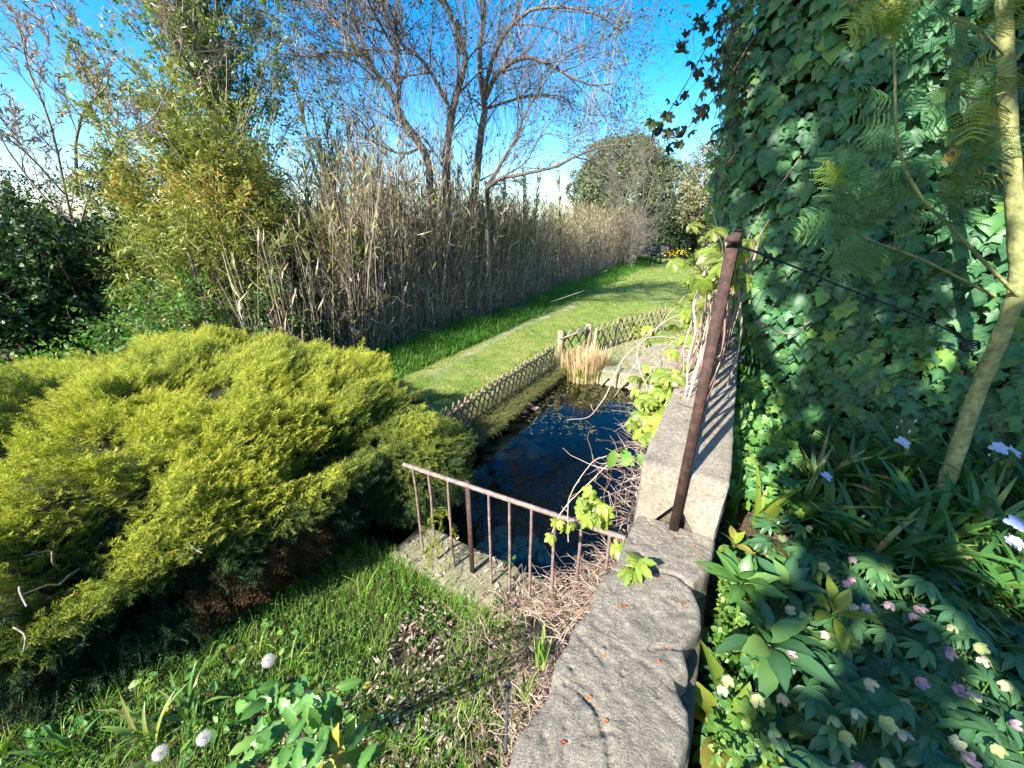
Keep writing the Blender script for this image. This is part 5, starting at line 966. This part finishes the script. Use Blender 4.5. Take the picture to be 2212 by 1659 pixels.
for k, l in enumerate(hang):
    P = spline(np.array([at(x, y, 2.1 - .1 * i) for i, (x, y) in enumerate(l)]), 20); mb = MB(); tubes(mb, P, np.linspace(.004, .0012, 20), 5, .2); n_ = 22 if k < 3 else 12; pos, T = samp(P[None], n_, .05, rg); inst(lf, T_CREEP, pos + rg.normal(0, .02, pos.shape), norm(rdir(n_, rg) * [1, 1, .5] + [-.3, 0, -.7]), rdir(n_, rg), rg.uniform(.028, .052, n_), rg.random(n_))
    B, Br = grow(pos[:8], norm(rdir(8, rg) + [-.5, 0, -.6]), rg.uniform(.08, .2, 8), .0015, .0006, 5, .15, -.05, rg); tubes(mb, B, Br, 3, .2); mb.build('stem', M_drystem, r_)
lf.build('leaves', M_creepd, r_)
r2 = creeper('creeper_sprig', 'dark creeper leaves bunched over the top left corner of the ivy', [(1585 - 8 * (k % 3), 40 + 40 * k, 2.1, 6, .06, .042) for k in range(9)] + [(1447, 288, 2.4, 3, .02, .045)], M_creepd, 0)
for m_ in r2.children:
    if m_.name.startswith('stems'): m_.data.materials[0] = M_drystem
mb = MB(); n_ = 60; P = at(1440, 545, 3.2) + rg.normal(0, 1, (n_, 3)) * [.09, .05, .03]

# ------------------------------------------------------------------ flower bed
rg = np.random.default_rng(37)
def bedz(x, y): return float(gz(np.array([x]), np.array([y]))[0])
def iris_plant(p, n_, label, L=(.28, .5), g='fringed irises in the flower bed'):
    p = np.array(p, float); p[2] = bedz(p[0], p[1]); t = thing('iris_plant', p, label, 'iris', g); az = rg.uniform(0, 2 * PI, n_); B = p + np.stack([np.cos(az) * .03, np.sin(az) * .03, 0 * az - .01], -1)
    mb = MB(); blades(mb, B, az, rg.uniform(*L, n_), rg.uniform(.02, .038, n_), rg.uniform(.05, .45, n_), rg.uniform(.9, 2.3, n_), 9, np.where(rg.random(n_) < .1, rg.uniform(.86, 1, n_), rg.uniform(0, .8, n_)), .12, twist=.6); mb.build('leaves', M_iris, t, True); return t
def T_petal(frill, wd, cup):
    V = []; ve = []; F4 = []; R_ = 6; K = 5
    for i in range(R_):
        y = i / (R_ - 1); hw = wd * math.sin(PI * min(.97, y * .72 + .12)) ** .8 * (1 + frill * .12 * (-1) ** i)
        for j in range(K): x = (j / (K - 1) * 2 - 1); V.append([x * hw, y * (1 - .12 * x * x) , cup * y * y + frill * .06 * math.sin(j * 2.6 + i * 1.9) * y]); ve.append(max(0, 1 - abs(x) * 2) * max(0, 1 - y * 1.5))
    for i in range(R_ - 1):
        for j in range(K - 1): a = i * K + j; F4.append([a, a + 1, a + K + 1, a + K])
    return [np.array(V, float), np.zeros((0, 3), int), np.array(F4), np.array(ve, float)]
TP_iris = combine([(T_petal(1, .38, -.1), (0, 0, 0), (math.cos(a), math.sin(a), .35 if k % 2 else .1), (0, 0, 1), 1. if k % 2 == 0 else .85) for k, a in enumerate(np.arange(6) * PI / 3)])
TP_hell = combine([(T_petal(0, .34, .42), (0, 0, 0), (math.cos(a), math.sin(a), .5), (0, 0, 1), 1.) for a in np.arange(5) * 2 * PI / 5 + .3])
TP_bud = combine([(T_petal(0, .25, .25), (0, 0, 0), (math.cos(a) * .3, math.sin(a) * .3, 1), (math.cos(a) * -1, math.sin(a) * -1, .2), 1.) for a in np.arange(3) * 2.1])
def flower(parent, name, T, m, p, axis, size, base=None, stem=True, label=None):
    p = np.array(p, float); f = np.array(axis, float); f = f / np.linalg.norm(f); mb = MB(); x = norm(np.cross(f, [.3, .8, .1])); y = np.cross(f, x); V = p + size * (T[0][:, :1] * x + T[0][:, 1:2] * y + T[0][:, 2:] * f)
    mb.add(V, T[1] if len(T[1]) else None, T[2], rg.random(), T[3]); o = mb.build(name, m, parent, True)
    if label: o['label'] = label
    if stem and base is not None:
        mb = MB(); base = np.array(base); P = spline([base, base * .45 + p * .55 + rg.normal(0, .015, 3) + UP * .03, p - f * size * .1], 10); tubes(mb, P, np.linspace(.0032, .0018, 10), 5, .6); mb.build('flower_stem', M_weed, parent, True)
    return o
# irises: (pixel of plant centre on the ground, height above), flowers by pixel
ir = [(1640, 1050, 'iris clump nearest the wall with one yellowing leaf', []), (1720, 1080, 'iris clump bearing one pale blue flower, left group', [((1785, 1028), 'f'), ((1778, 1000), 'b')]), (1830, 1010, 'iris clump at the ivy foot left of the trunk', []), (1790, 1130, 'iris clump with two white buds in mid bed', [((1862, 1118), 'b'), ((1680, 1132), 'b'), ((1713, 1168), 'f')]),
      (1900, 1100, 'iris clump with a small open flower and buds left of trunk foot', [((1906, 1128), 'f'), ((1915, 1115), 'b')]), (1945, 1010, 'iris clump with the pale blue flower right against the ivy', [((1950, 955), 'F'), ((1947, 912), 'b'), ((1962, 935), 'b'), ((1938, 925), 'b'), ((1975, 912), 'b')]), (2010, 1150, 'iris clump with a spray of small white flowers below the trunk', [((1995, 1168), 'f'), ((2012, 1160), 'f'), ((1978, 1188), 'f'), ((2040, 1170), 'b'), ((2035, 1195), 'b')]),
      (2110, 1130, 'iris clump right of the trunk foot', []), (2150, 1040, 'iris clump with two pale blue flowers high at the right edge', [((2158, 968), 'F'), ((2190, 975), 'F'), ((2135, 985), 'b'), ((2150, 995), 'b')]), (2190, 1190, 'iris clump with blue flowers at the right edge, mid height', [((2195, 1130), 'F'), ((2190, 1172), 'F'), ((2196, 1175), 'F')]), (2160, 1290, 'iris clump with long arching leaves low on the right', [((2205, 1370), 'f')]), (2060, 1250, 'iris clump with a broad yellow green leaf', []), (1950, 1200, 'iris clump behind the pink hellebores', []), (2230, 1330, 'iris clump cut by the right edge', []), (1870, 1190, 'iris clump with dry papery leaf between hellebores', []), (2230, 1480, 'iris clump low at the right edge', []), (2250, 1100, 'iris clump outside right edge by the ivy', []), (2080, 1050, 'iris clump at the mimosa foot', []), (1760, 1020, 'iris clump in the second row by the ivy', [])]
for x, y, lb, fl_ in ir:
    p = atz(x, y + 25, -.30); s, q = tosq(p[0], p[1]); q = max(q, .3); s = min(s, 2.75); p = sq(s, q); t = iris_plant(p, int(rg.integers(24, 34)), lb, (.26, .46) if y < 1250 else (.22, .36)); pb = np.array(t.location)
    for (fx, fy), kind in fl_:
        tt_ = np.linalg.norm(pb - [0, 0, CAMH]) / np.linalg.norm(ray(x, y)); fp = at(fx, fy, tt_ * .93)
        if kind == 'b': flower(t, 'bud', TP_bud, M_white, fp, (rg.normal(0, .3), -.2, 1), .017, pb)
        else: flower(t, 'flower', TP_iris, M_ifl, fp, (rg.normal(0, .2), -.5, .9), .040 if kind == 'F' else .028, pb)
M_hb = [M_hpink, M_hgreen]
hl = [(1830, 1250, 'hellebore with the tallest pink flower facing sideways', [(1842, 1205, 0), (1832, 1247, 0), (1835, 1262, 0)]), (1800, 1320, 'hellebore with pink edged open flowers in mid bed', [(1847, 1307, 0), (1834, 1312, 1), (1868, 1318, 0), (1725, 1318, 1), (1700, 1318, 1)]), (1960, 1290, 'hellebore with three pink flowers in a row', [(1922, 1300, 0), (1972, 1312, 0), (1988, 1310, 0), (1965, 1325, 0)]),
      (1740, 1440, 'hellebore with a pink folded flower beside the big rosette', [(1702, 1412, 0), (1755, 1450, 0)]), (1860, 1460, 'hellebore with a large cream green open flower', [(1868, 1467, 1), (1785, 1370, 1)]), (1980, 1430, 'hellebore with a dusky pink hanging flower', [(1985, 1470, 0), (2038, 1400, 0)]), (2080, 1470, 'hellebore with pale pink bells at right', [(2062, 1495, 0), (2110, 1395, 1)]), (2140, 1440, 'hellebore with cream green flowers near the right edge', [(2130, 1420, 1), (2180, 1480, 1), (2100, 1490, 1)]),
      (1820, 1570, 'hellebore with cream flowers low in the bed', [(1845, 1530, 1), (1870, 1520, 1), (1800, 1545, 1), (1825, 1585, 1)]), (1940, 1580, 'hellebore with several greenish cups low middle', [(1915, 1565, 1), (1945, 1575, 1), (1950, 1520, 1)]), (2050, 1590, 'hellebore with the bright magenta pink flower at bottom', [(2085, 1645, 0), (2060, 1610, 1)]), (1700, 1580, 'hellebore with a yellowish flower by the wall', [(1690, 1500, 1), (1660, 1580, 1)]), (1850, 1660, 'hellebore cut by the bottom edge with a pink flower', [(1860, 1650, 0), (1900, 1640, 1)]), (2160, 1570, 'hellebore low at the right edge', [(2150, 1610, 1), (2180, 1560, 0)]), (1750, 1200, 'hellebore with pale flowers next to the irises', [(1690, 1170, 1), (1740, 1140, 1), (1780, 1225, 1)]), (1650, 1480, 'hellebore with lit yellow green flowers against the coping', [(1630, 1500, 1), (1568, 1460, 1), (1562, 1480, 1)]), (2010, 1350, 'hellebore between the pink row and the iris leaves', [(2045, 1405, 0), (2060, 1350, 1)]), (1720, 1680, 'hellebore below the frame edge by the wall', []), (2000, 1690, 'hellebore below the frame edge in the middle', []), (2150, 1690, 'hellebore below the frame edge at right', []), (1900, 1380, 'hellebore without open flowers in the bed centre', [])]
hm = []
for v in range(3):
    mb = MB(); n_ = 30; az = rg.uniform(0, 2 * PI, n_); el = rg.uniform(.15, 1.1, n_); L_ = rg.uniform(.14, .24, n_); tip = np.stack([np.cos(az) * np.sin(el) * L_ * 1.1, np.sin(az) * np.sin(el) * L_ * 1.1, np.cos(el) * L_ + .03], -1)
    inst(mb, T_HELL, tip, norm(np.stack([np.cos(az), np.sin(az), -.1 + 0 * az], -1) + rdir(n_, rg) * .2), UP + rdir(n_, rg) * .35, rg.uniform(.055, .085, n_), np.where(rg.random(n_) < .06, .97, rg.uniform(0, .8, n_)))
    sb_ = MB()
    for p in tip: tubes(sb_, spline([[0, 0, 0], p * [.4, .4, .6], p], 6), np.linspace(.003, .002, 6), 4, .4)
    f_ = mb.build('leaves', M_hell); g_ = sb_.build('stems', M_weed); hm.append((f_.data, g_.data)); bpy.data.objects.remove(f_); bpy.data.objects.remove(g_)
for k, (x, y, lb, fl_) in enumerate(hl):
    p = atz(x, y + 20, -.22); s, q = tosq(p[0], p[1]); q = max(q, .33); p = sq(s, q); p[2] = bedz(p[0], p[1]); t = thing('hellebore', p, lb, 'hellebore', 'hellebores in the shady flower bed'); M_ = Matrix.Translation(tuple(p)) @ Matrix.Rotation(rg.uniform(0, 6.28), 4, 'Z') @ Matrix.Scale(rg.uniform(.9, 1.2), 4)
    meshobj('leaves', hm[k % 3][0], t, M_); meshobj('stems', hm[k % 3][1], t, M_)
    for fx, fy, kind in fl_:
        fp = atz(fx, fy, -.07 + rg.normal(0, .02)); flower(t, 'flower', TP_hell, M_hb[kind], fp, (rg.normal(-.1, .5), rg.normal(-.5, .3), rg.normal(.25, .35)), rg.uniform(.019, .027), p)
def rosette(x, y, zt, n_, L, label, m=None, T=T_ovate, g='big leaf rosettes beside the wall', cat='plant', el=(.25, 1.35), name='leaf_rosette', rndr=(0, 1), wd=.62):
    c_ = atz(x, y, zt); p = c_.copy(); p[2] = bedz(p[0], p[1]); t = thing(name, p, label, cat, g); mb = MB(); az = np.arange(n_) * 2.4 + rg.random(n_) * .5; e = np.linspace(el[0], el[1], n_) + rg.normal(0, .08, n_); d = np.stack([np.cos(az) * np.sin(e), np.sin(az) * np.sin(e), np.cos(e)], -1)
    inst(mb, T, c_ + d * .012, d, UP * .7 + rdir(n_, rg) * .25 - d * .2, L * np.interp(e, [0, .4, 1.4], [.6, .85, 1.1]) * rg.uniform(.85, 1.1, n_), rg.uniform(*rndr, n_), L * wd); mb.build('leaves', m or M_bright, t, True); mb = MB(); tubes(mb, spline([p, (p + c_) / 2 + rg.normal(0, .01, 3), c_], 6), np.full(6, .007), 6, .5); mb.build('stem', M_weed, t); return t
T_BIG = T_blade([(.10, .055), (.2, .11), (.3, .15), (.4, .165), (.5, .185), (.6, .165), (.7, .155), (.8, .10), (.9, .06)], .35, .4)
rosette(1600, 1265, -.02, 17, .115, 'bright green leaf rosette beside the crack in the coping stone', T=T_BIG, wd=1.0)
rosette(1660, 1395, -.06, 13, .14, 'larger dark green leaf rosette below the bright one', M_hell, T=T_BIG, wd=1.1); rosette(1700, 1270, -.08, 10, .11, 'dull green leaf rosette right of the bright one', M_hell, T=T_BIG, wd=1.0)
rosette(1575, 1600, -.22, 7, .2, 'plant with long yellow sunlit leaves at the foot of the wall', M_yleaf, T_BIG, wd=.9)
rosette(1800, 1330, -.12, 8, .12, 'fading yellow green rosette among the hellebores', M_yleaf, T_BIG, rndr=(0, .5), wd=.9)
rosette(1585, 1180, -.1, 5, .08, 'curled yellow leaf with a white tip by the coping edge', M_yleaf, T_BIG, wd=1.)
# sunlit sword leaves right of the slab
def swords(x, y, zt, n_, L, Wd, label, m, name='sword_plant', g=None, lean=(.0, .5), a1=(.2, .9), rnd_=(0, .8)):
    p = atz(x, y, zt); t = thing(name, p, label, 'plant', g); mb = MB(); az = rg.uniform(0, 2 * PI, n_); B = p + rg.normal(0, .015, (n_, 3)) * [1, 1, 0]; blades(mb, B, az, L * rg.uniform(.6, 1.15, n_), Wd * rg.uniform(.7, 1.1, n_), rg.uniform(*lean, n_), rg.uniform(*a1, n_), 7, rg.uniform(*rnd_, n_), .25); mb.build('leaves', m, t, True); return t
swords(1575, 1130, -.34, 8, .3, .03, 'upright green sword leaves tight against the wall beside the step', M_weed, g='sword leaved plants'); swords(1632, 1140, -.34, 5, .34, .045, 'glowing yellow green sword leaves in a sun patch near the step', M_yleaf, g='sword leaved plants', rnd_=(0, .3)); swords(1660, 1010, -.3, 7, .36, .035, 'sunlit sword leaves where ivy meets the slab', M_weed, g='sword leaved plants')
swords(1170, 1440, -.80, 13, .2, .018, 'pale green iris shoots against the near coping stone', M_weed, g='sword leaved plants', lean=(0, .25), a1=(.1, .5), rnd_=(.6, 1)); swords(1135, 1500, -.85, 8, .2, .016, 'green iris shoots left of the black spike', M_weed, g='sword leaved plants', lean=(0, .3), a1=(.1, .5), rnd_=(.4, 1)); swords(1050, 1480, -.95, 4, .16, .015, 'two yellow green iris shoots in the weeds', M_weed, g='sword leaved plants', lean=(0, .2), a1=(.1, .3), rnd_=(.8, 1))
# bed ground cover
mb = MB(); n_ = 3400; P, s, q = grads(n_, -.3, 2.9, .16, 2.6, rg); n_ = len(P); P[:, 2] += rg.random(n_) * .10; inst(mb, T_TRIO, P, norm(rdir(n_, rg) + UP * .1), UP + rdir(n_, rg) * .5, rg.uniform(.02, .045, n_), rg.random(n_)); struct(mb.build('ground_cover', M_hell), 'stuff', 'low dark leaves covering the soil of the flower bed', 'ground cover')
mb = MB(); n_ = 1700; s = rg.uniform(-.2, 1.3, n_); q = .17 + rg.random(n_) ** 1.5 * .14; P = sqa(s, q, -.33 + rg.random(n_) * .24); inst(mb, T_TRIO, P, norm(rdir(n_, rg)), UP + rdir(n_, rg) * .6, rg.uniform(.015, .03, n_), rg.random(n_)); struct(mb.build('ground_ivy', M_weed), 'stuff', 'small light green weeds along the foot of the wall', 'weeds')

# ------------------------------------------------------------------ sunny slope at the bottom left
rg = np.random.default_rng(43)
mb = MB()
def slope(n_, q0, q1, s0=-.3, s1=1.55): P, s, q = grads(n_, s0, s1, q0, q1, rg); return P, s, q
P, s, q = slope(9000, -2.4, -.24); cov = n2(P[:, 0], P[:, 1], 2.6, 3, 14) + np.interp(q, [-2.4, -1.0, -.5, -.24], [.1, .12, -.02, -.05]) - np.interp(s, [1., 1.5], [0, .06]); k = cov > .45; P = P[k]; n_ = len(P); P[:, 2] += rg.random(n_) * .03
inst(mb, T_TRIO, P, norm(rdir(n_, rg) + UP * .2), UP + rdir(n_, rg) * .5, rg.uniform(.010, .024, n_), rg.random(n_)); struct(mb.build('clover_weeds', M_weed), 'stuff', 'small round leaved weeds covering the sunny slope', 'weeds')
mb = MB(); P, s, q = slope(5200, -2.4, -.24, -.4, 1.6); cov = n2(P[:, 0], P[:, 1], 1.9, 3, 24) + np.interp(q, [-2.4, -.8, -.3], [.1, .1, -.05]); k = cov > .46; P = np.repeat(P[k], 4, 0); n_ = len(P); P = P + rg.normal(0, .012, (n_, 3)) * [1, 1, 0]
blades(mb, P, rg.uniform(0, 2 * PI, n_), rg.uniform(.025, .12, n_), rg.uniform(.0015, .0035, n_), rg.uniform(0, .5, n_), rg.uniform(.3, 1.8, n_), 5, np.clip(rg.normal(.6, .2, n_), 0, 1)); struct(mb.build('slope_grass', M_grass), 'stuff', 'fine bright grass blades on the sunny slope', 'grass')
mb = MB(); P, s, q = slope(900, -2.2, -.5, -.2, 1.45); n_ = len(P); Bq, Br = grow(P, norm(UP + rdir(n_, rg) * .35), rg.uniform(.08, .2, n_), .0015, .0006, 6, .1, 0, rg); tubes(mb, Bq, Br, 3, .6); pos, T = samp(Bq, 7000, .2, rg); inst(mb, T_simple, pos, norm(T + rdir(7000, rg)), rdir(7000, rg) + UP, rg.uniform(.006, .014, 7000), rg.random(7000)); struct(mb.build('feathery_weeds', M_weed), 'stuff', 'thin feathery green weed stalks on the slope', 'weeds')
# litter, moss and weeds on and round the ledge
mb = MB(); n_ = 700; P = sqa(rg.uniform(1.5, 1.87, n_), rg.uniform(-1.9, -.3, n_), LZ + .006 + .01 * rg.random(n_)); kk_ = rg.random(n_) < np.interp(tosq(P[:, 0], P[:, 1])[1], [-1.9, -1.2, -.6], [.35, .4, 1]); P = P[kk_]; n_ = len(P); inst(mb, T_thin, P, rdir(n_, rg) * [1, 1, .2], rdir(n_, rg) + UP * 2, rg.uniform(.015, .07, n_), rg.random(n_), rg.uniform(.04, .1, n_)); struct(mb.build('ledge_litter', M_drystem), 'stuff', 'dry bits scattered on the pond ledge', 'litter')
mb = MB(); n_ = 900; P = sqa(rg.uniform(1.36, 1.51, n_), rg.uniform(-2.2, -.6, n_), -1.42); blades(mb, P, rg.uniform(0, 2 * PI, n_), rg.uniform(.05, .2, n_), .004, rg.uniform(0, .5, n_), rg.uniform(.4, 1.8, n_), 5, np.clip(rg.normal(.55, .25, n_), 0, 1)); struct(mb.build('ledge_grass', M_grass), 'stuff', 'thin grass growing up against the front of the pond ledge', 'grass')
# broad leaves and rose
def pbase(x, y, h): p = atz(x, y, 0); 
def onslope(x, y):
    t = .6
    while t < 6:
        p = at(x, y, t)
        if p[2] < gz(p[:1], p[1:2])[0]: return p
        t += .01
    return p
rose = thing('rose_bush', onslope(640, 1600), 'young rose bush with large glossy green leaves, some yellowing, at the bottom', 'rose'); mb = MB(); st_ = MB(); rb = onslope(660, 1640)
for (x, y, t) in ((540, 1510, 1.25), (590, 1525, 1.2), (560, 1545, 1.22), (650, 1500, 1.25), (640, 1545, 1.15), (690, 1545, 1.15), (720, 1510, 1.2), (600, 1570, 1.1), (650, 1590, 1.08), (700, 1590, 1.08), (560, 1600, 1.1), (620, 1620, 1.05), (680, 1630, 1.03), (540, 1640, 1.05), (740, 1600, 1.08), (760, 1560, 1.12), (740, 1640, 1.02), (600, 1650, 1.0), (650, 1660, .98), (500, 1660, 1.02), (790, 1640, 1.05)):
    c_ = at(x, y, t); n_ = 4; d = norm(rdir(n_, rg) * [1, 1, .4] + [0, -.3, .0]); inst(mb, T_leaflet, c_ + rg.normal(0, .015, (n_, 3)), d, UP * 1. + rdir(n_, rg) * .4 + np.array([0, -.4, 0]), rg.uniform(.055, .085, n_), rg.uniform(0, 1, n_), rg.uniform(.055, .075, n_)); tubes(st_, spline([rb, (rb + c_) / 2 + rg.normal(0, .02, 3), c_], 8), np.linspace(.004, .0015, 8), 5, .4)
mb.build('leaves', M_rose, rose, True); st_.build('stems', M_drystem, rose, True)
# dandelion clocks
def dand(x, y, t, r_, lb):
    c_ = at(x, y, t); gp_ = onslope(x + 8, y + 60); gp_ = gp_ if gp_[2] < c_[2] - .05 else c_ - UP * .2; o = thing('dandelion', gp_, lb, 'dandelion', 'dandelion seed heads at the bottom of the slope')
    mb = MB(); i = np.arange(170); ph = np.arccos(1 - 2 * (i + .5) / 170); th = PI * (1 + 5 ** .5) * i; D = np.stack([np.cos(th) * np.sin(ph), np.sin(th) * np.sin(ph), np.cos(ph)], -1); tubes(mb, np.stack([c_ + D * .003, c_ + D * r_ * .9], 1), np.full((170, 2), .0003), 3, .2)
    for k in range(7): a = norm(np.cross(D, rdir(170, rg))); E = c_ + D * r_ * rg.uniform(.92, 1.12, (170, 1)) + a * r_ * .3; sd_ = norm(np.cross(D, a)) * r_ * .016; V = np.stack([c_ + D * r_ * .88 - sd_, c_ + D * r_ * .88 + sd_, E], 1).reshape(-1, 3); mb.add(V, np.arange(510).reshape(-1, 3), None, .8)
    mb.build('seed_head', M_seed, o); mb = MB(); tubes(mb, spline([gp_, (gp_ + c_) / 2 + rg.normal(0, .015, 3), c_], 10), np.linspace(.0035, .0025, 10), 6, .7); mb.build('stem', M_weed, o, True)
    mb = MB(); V = c_ + D * .006; mb.add(V, [[k, k + 1, k + 2] for k in range(168)], None, .1); mb.build('core', M_drystem, o)
for a in ((580, 1427, 1.35, .021, 'dandelion clock highest on the slope, in front of the dark juniper'), (665, 1505, 1.3, .018, 'dandelion clock just above the rose leaves'), (441, 1594, 1.12, .0185, 'dandelion clock left of the rose bush'), (346, 1626, 1.08, .018, 'dandelion clock lowest and furthest left'), (706, 1590, 1.1, .016, 'dandelion clock half hidden among the rose leaves')): dand(*a)
df = thing('dandelion_plant', onslope(964, 1480), 'small yellow dandelion flower in the slope weeds', 'flower'); p = onslope(964, 1475) + UP * .04; flower(df, 'flower', TP_hell, M_yel, p, (0, -.3, 1), .011, onslope(964, 1490)); flower(df, 'flower', TP_hell, M_yel, p + UP * .001, (.1, -.3, 1), .008, None, False)
# broad strap leaves bottom left
for (x, y, L, lb, m, rr_) in ((420, 1560, .24, 'strap leaved plant left of the dandelions with long arching leaves', M_iris, (.5, .95)), (640, 1440, .2, 'grassy clump of curling leaves behind the highest dandelion clock', M_grass, (.5, .9)), (330, 1600, .26, 'broad pale strap leaves in the bottom left corner', M_iris, (.75, .95)), (150, 1640, .2, 'green strap leaves under the juniper at the bottom left', M_iris, (.2, .9)), (900, 1620, .16, 'narrow leaved clump near the bottom middle of the slope', M_grass, (.5, .9)), (1000, 1560, .13, 'fine green leaf clump right of the dandelions', M_grass, (.4, .9)), (560, 1420, .18, 'grass clump touching the shaded juniper foot', M_grass, (.5, 1.)), (780, 1300, .2, 'thin grass clump at the shaded foot of the juniper', M_grass, (.4, .8))):
    p = onslope(x, y); t = thing('strap_plant', p, lb, 'plant', 'leafy clumps on the slope'); n_ = 15; mb = MB(); blades(mb, p + rg.normal(0, .02, (n_, 3)) * [1, 1, 0], rg.uniform(0, 2 * PI, n_), L * rg.uniform(.6, 1.2, n_), .018 if m is M_iris else .007, rg.uniform(0, .5, n_), rg.uniform(.8, 2.2, n_), 8, rg.uniform(*rr_, n_), .2); mb.build('leaves', m, t, True)
mb = MB(); n_ = 420; P, s, q = slope(n_, -2.3, -.9, -.35, .7); inst(mb, T_oval, P + UP * rg.uniform(.02, .07, (n_, 1)), norm(rdir(n_, rg) * [1, 1, .4]), UP + rdir(n_, rg) * .5, rg.uniform(.03, .06, n_), rg.random(n_)); struct(mb.build('broadleaf_weeds', M_rose), 'stuff', 'broad leaved weeds among the grass at the bottom left', 'weeds')
# black drip spike
sp = thing('garden_spike', onslope(1092, 1600), 'slim dark grey plastic spike with a ring standing beside the coping stone', 'spike'); M_pl, n, b = mat('grey_plastic', .4, .4); b.inputs['Base Color'].default_value = (.06, .07, .09, 1)
a, c_ = at(1092, 1620, 1.75), at(1098, 1470, 1.72); mb = MB(); tubes(mb, np.linspace(a, c_, 6), np.linspace(.008, .006, 6), 7); mb.build('shaft', M_pl, sp, True); mb = MB(); cc = at(1092, 1520, 1.70); P = np.array([cc + np.array([math.cos(a_) * .011, 0, math.sin(a_) * .014]) for a_ in np.linspace(0, 2 * PI, 12)]); tubes(mb, P, np.full(12, .003), 5); mb.build('ring', M_pl, sp, True)
mb = MB(); box(mb, at(1097, 1478, 1.72), .022, .018, .03); mb.build('cap', M_pl, sp)
# juniper-like dangling sprig and shrub sprays over the pond railing
mb = MB(); n_ = 46; base_ = np.array([at(945 + rg.normal(0, 12), 1090 + rg.random() * 130, 2.72) for _ in range(n_)]); inst(mb, T_SPR[1], base_, norm(rdir(n_, rg) * .6 - UP), rdir(n_, rg), rg.uniform(.06, .12, n_), rg.uniform(.4, .9, n_)); mb.build('hanging_sprig', M_jun, jun)
mb = MB(); n_ = 60; base_ = np.array([at(905 + rg.normal(0, 14), 870 + rg.random() * 70, 3.3) for _ in range(n_)]); inst(mb, T_SPR[2], base_, norm(rdir(n_, rg) * .7 + P3 * .5 - UP * .4), rdir(n_, rg), rg.uniform(.08, .15, n_), rg.uniform(.6, 1, n_)); mb.build('hanging_sprig', M_jun, jun)
# green creeping sprig on the ledge
for (x, y, n_, sz, lb) in ((1100, 1232, 9, .035, 'small green sprig growing on the pond ledge'), (930, 1250, 60, .03, 'crinkled grey green ground ivy below the ledge corner'), (860, 1330, 50, .03, 'ground ivy patch in the shade below the juniper')):
    p = atz(x, y, LZ if x > 1000 else -1.42); r_ = thing('ledge_weed', p, lb, 'weed', 'weeds by the pond ledge'); mb = MB(); inst(mb, T_ovate, p + rg.normal(0, 1, (n_, 3)) * [.07, .07, .0] * (1 if n_ > 20 else .4) + UP * rg.uniform(.01, .09, (n_, 1)), norm(rdir(n_, rg) * [1, 1, .5]), UP + rdir(n_, rg) * .4, sz * rg.uniform(.7, 1.3, n_), rg.random(n_)); mb.build('leaves', M_green, r_)
